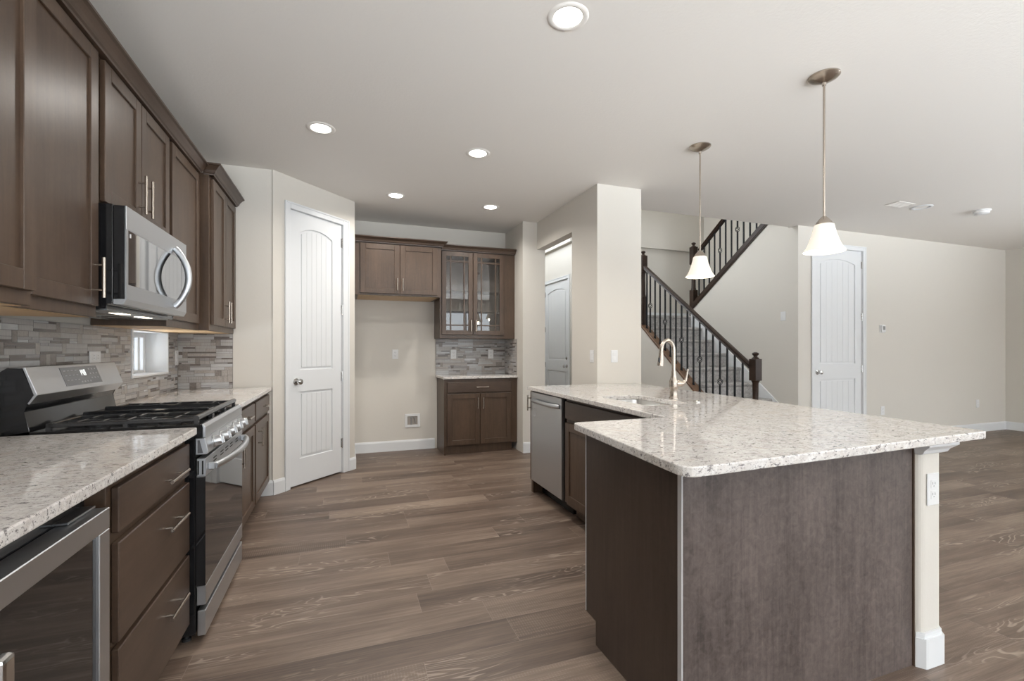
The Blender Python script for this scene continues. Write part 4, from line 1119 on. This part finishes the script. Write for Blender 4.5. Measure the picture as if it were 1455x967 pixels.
# groups of repeats are set at the end
# ------------------------------------------------------------------ outlets, switches, small wall things
def plate(name, f, a, z, label, cat, kind='outlet', w_=.072, h_=.116, o0=.0005):
    t = thing(name, label, cat, f(a, 0, z - h_ / 2))
    mb = MB(); mb.box(a - w_ / 2, a + w_ / 2, o0, o0 + .005, z - h_ / 2, z + h_ / 2, f, .002); mb.build('cover_plate', M['plastic'], t)
    if kind == 'outlet':
        for q in (-.021, .021):
            mb = MB(); mb.box(a - .017, a + .017, o0 + .005, o0 + .0065, z + q - .016, z + q + .016, f, .0006); rc = mb.build('receptacle', M['plastic'], t)
            mb = MB(); mb.box(a - .0085, a - .0055, o0 + .0064, o0 + .0068, z + q - .002, z + q + .008, f); mb.box(a + .0055, a + .0085, o0 + .0064, o0 + .0068, z + q - .002, z + q + .008, f); mb.box(a - .002, a + .002, o0 + .0064, o0 + .0068, z + q - .010, z + q - .006, f); mb.build('slot', M['darkslot'], rc)
    elif kind == 'sideways':
        for q in (-.021, .021):
            mb = MB(); mb.box(a + q - .016, a + q + .016, o0 + .005, o0 + .0065, z - .017, z + .017, f, .0006); rc = mb.build('receptacle', M['plastic'], t)
            mb = MB(); mb.box(a + q - .002, a + q + .008, o0 + .0064, o0 + .0068, z - .0085, z - .0055, f); mb.box(a + q - .002, a + q + .008, o0 + .0064, o0 + .0068, z + .0055, z + .0085, f); mb.build('slot', M['darkslot'], rc)
    elif kind == 'rocker':
        n = max(1, round((w_ - .026) / .046))
        for i in range(n):
            c_ = a + (i - (n - 1) / 2) * .046
            mb = MB(); mb.prism([(o0 + .004, z - .033), (o0 + .010, z - .033), (o0 + .006, z), (o0 + .0085, z + .033), (o0 + .004, z + .033)], 'x', c_ - .0165, c_ + .0165, lambda a_, o_, z_: f(a_, o_, z_)); mb.build('rocker', M['plastic'], t)
    return t
TL = fL(WX + .010)
plate('outlet', TL, 3.11, 1.202, 'white sideways outlet on the mosaic just left of the small window, above the range', 'outlet', 'sideways', w_=.118, h_=.062)
plate('light_switch', TL, 4.415, 1.175, 'white wall plate on the mosaic between the small window and the corner', 'switch', 'rocker')
plate('outlet', fB(5.88), .597, 1.178, 'white outlet at chest height on the empty alcove wall', 'outlet')
plate('outlet', fB(5.87), 1.318, 1.176, 'white outlet on the hutch mosaic, the left of two', 'outlet')
plate('outlet', fB(5.87), 1.813, 1.176, 'white outlet on the hutch mosaic, the right of two', 'outlet')
plate('light_switch', fI(2.205), 3.905, 1.175, 'white switch on the passage wall, just round the corner of the column', 'switch', 'rocker')
plate('light_switch', fB(3.81), 2.385, 1.175, 'white double switch on the front of the column above the island', 'switch', 'rocker', w_=.072)
plate('light_switch', fI(SX), 4.467, 1.661 - .0, 'white switch on the grey wall right of the stairs', 'switch', 'rocker')
plate('outlet', fB(4.26), 6.83, .415, 'white outlet low on the living room wall, right of the white door', 'outlet')
plate('outlet', fB(4.26), 8.94, .425, 'white outlet low on the living room wall, near the far corner', 'outlet')
plate('outlet', fB(PWY0), 2.1895, .692, 'white outlet on the end of the low wall under the island counter', 'outlet', w_=.072, h_=.126)
t = thing('thermostat', 'small white square thermostat on the wall right of the white door', 'thermostat', (6.82, 4.26, 1.47))
F4 = fB(4.26)
mb = MB(); mb.box(6.77, 6.865, .0005, .006, 1.46, 1.57, F4, .002); mb.build('back_plate', M['plastic'], t)
mb = MB(); mb.box(6.785, 6.862, .006, .024, 1.468, 1.560, F4, .004); d = mb.build('body', M['plastic'], t)
mb = MB(); mb.box(6.805, 6.85, .024, .0245, 1.498, 1.548, F4); mb.build('screen', simple('lcd', (.22, .22, .21), .3), d)
t = thing('water_outlet_box', 'white recessed icemaker water box low on the alcove wall', 'utility box', (.804, 5.88, .30))
F5 = fB(5.88)
mb = MB()
for (p, q, r, s_) in ((.712, .742, .278, .442), (.866, .896, .278, .442), (.742, .866, .278, .308), (.742, .866, .412, .442)): mb.box(p, q, .0005, .012, r, s_, F5, .002)
mb.build('frame', M['plastic'], t)
mb = MB(); mb.box(.742, .866, .0005, .002, .308, .412, F5); mb.build('recess', simple('box_recess', (.30, .27, .24), .6), t)
mb = MB(); mb.cyl((.790, .008, .31), (.790, .008, .395), .008, 10, F5); mb.cyl((.775, .008, .395), (.815, .008, .395), .006, 10, F5); mb.tube([(.815, .008, .395), (.832, .008, .38), (.835, .008, .35), (.842, .008, .325)], .005, 8, F5); mb.build('valve', M['darkslot'], t)

# ------------------------------------------------------------------ groups of like things
GROUPS = {'outlet': 'white wall outlets', 'light_switch': 'white wall switches', 'wall_cabinet': 'brown shaker wall cabinets', 'base_cabinet': 'narrow base cabinets beyond the range',
          'stair_railing': 'railings of the two stair flights', 'countertop': 'speckled granite countertops', 'tile_backsplash': 'strip mosaic backsplashes'}
for o in C.objects:
    b = o.name.split('.')[0]
    if b in GROUPS and o.parent is None and 'label' in o: o['group'] = GROUPS[b]
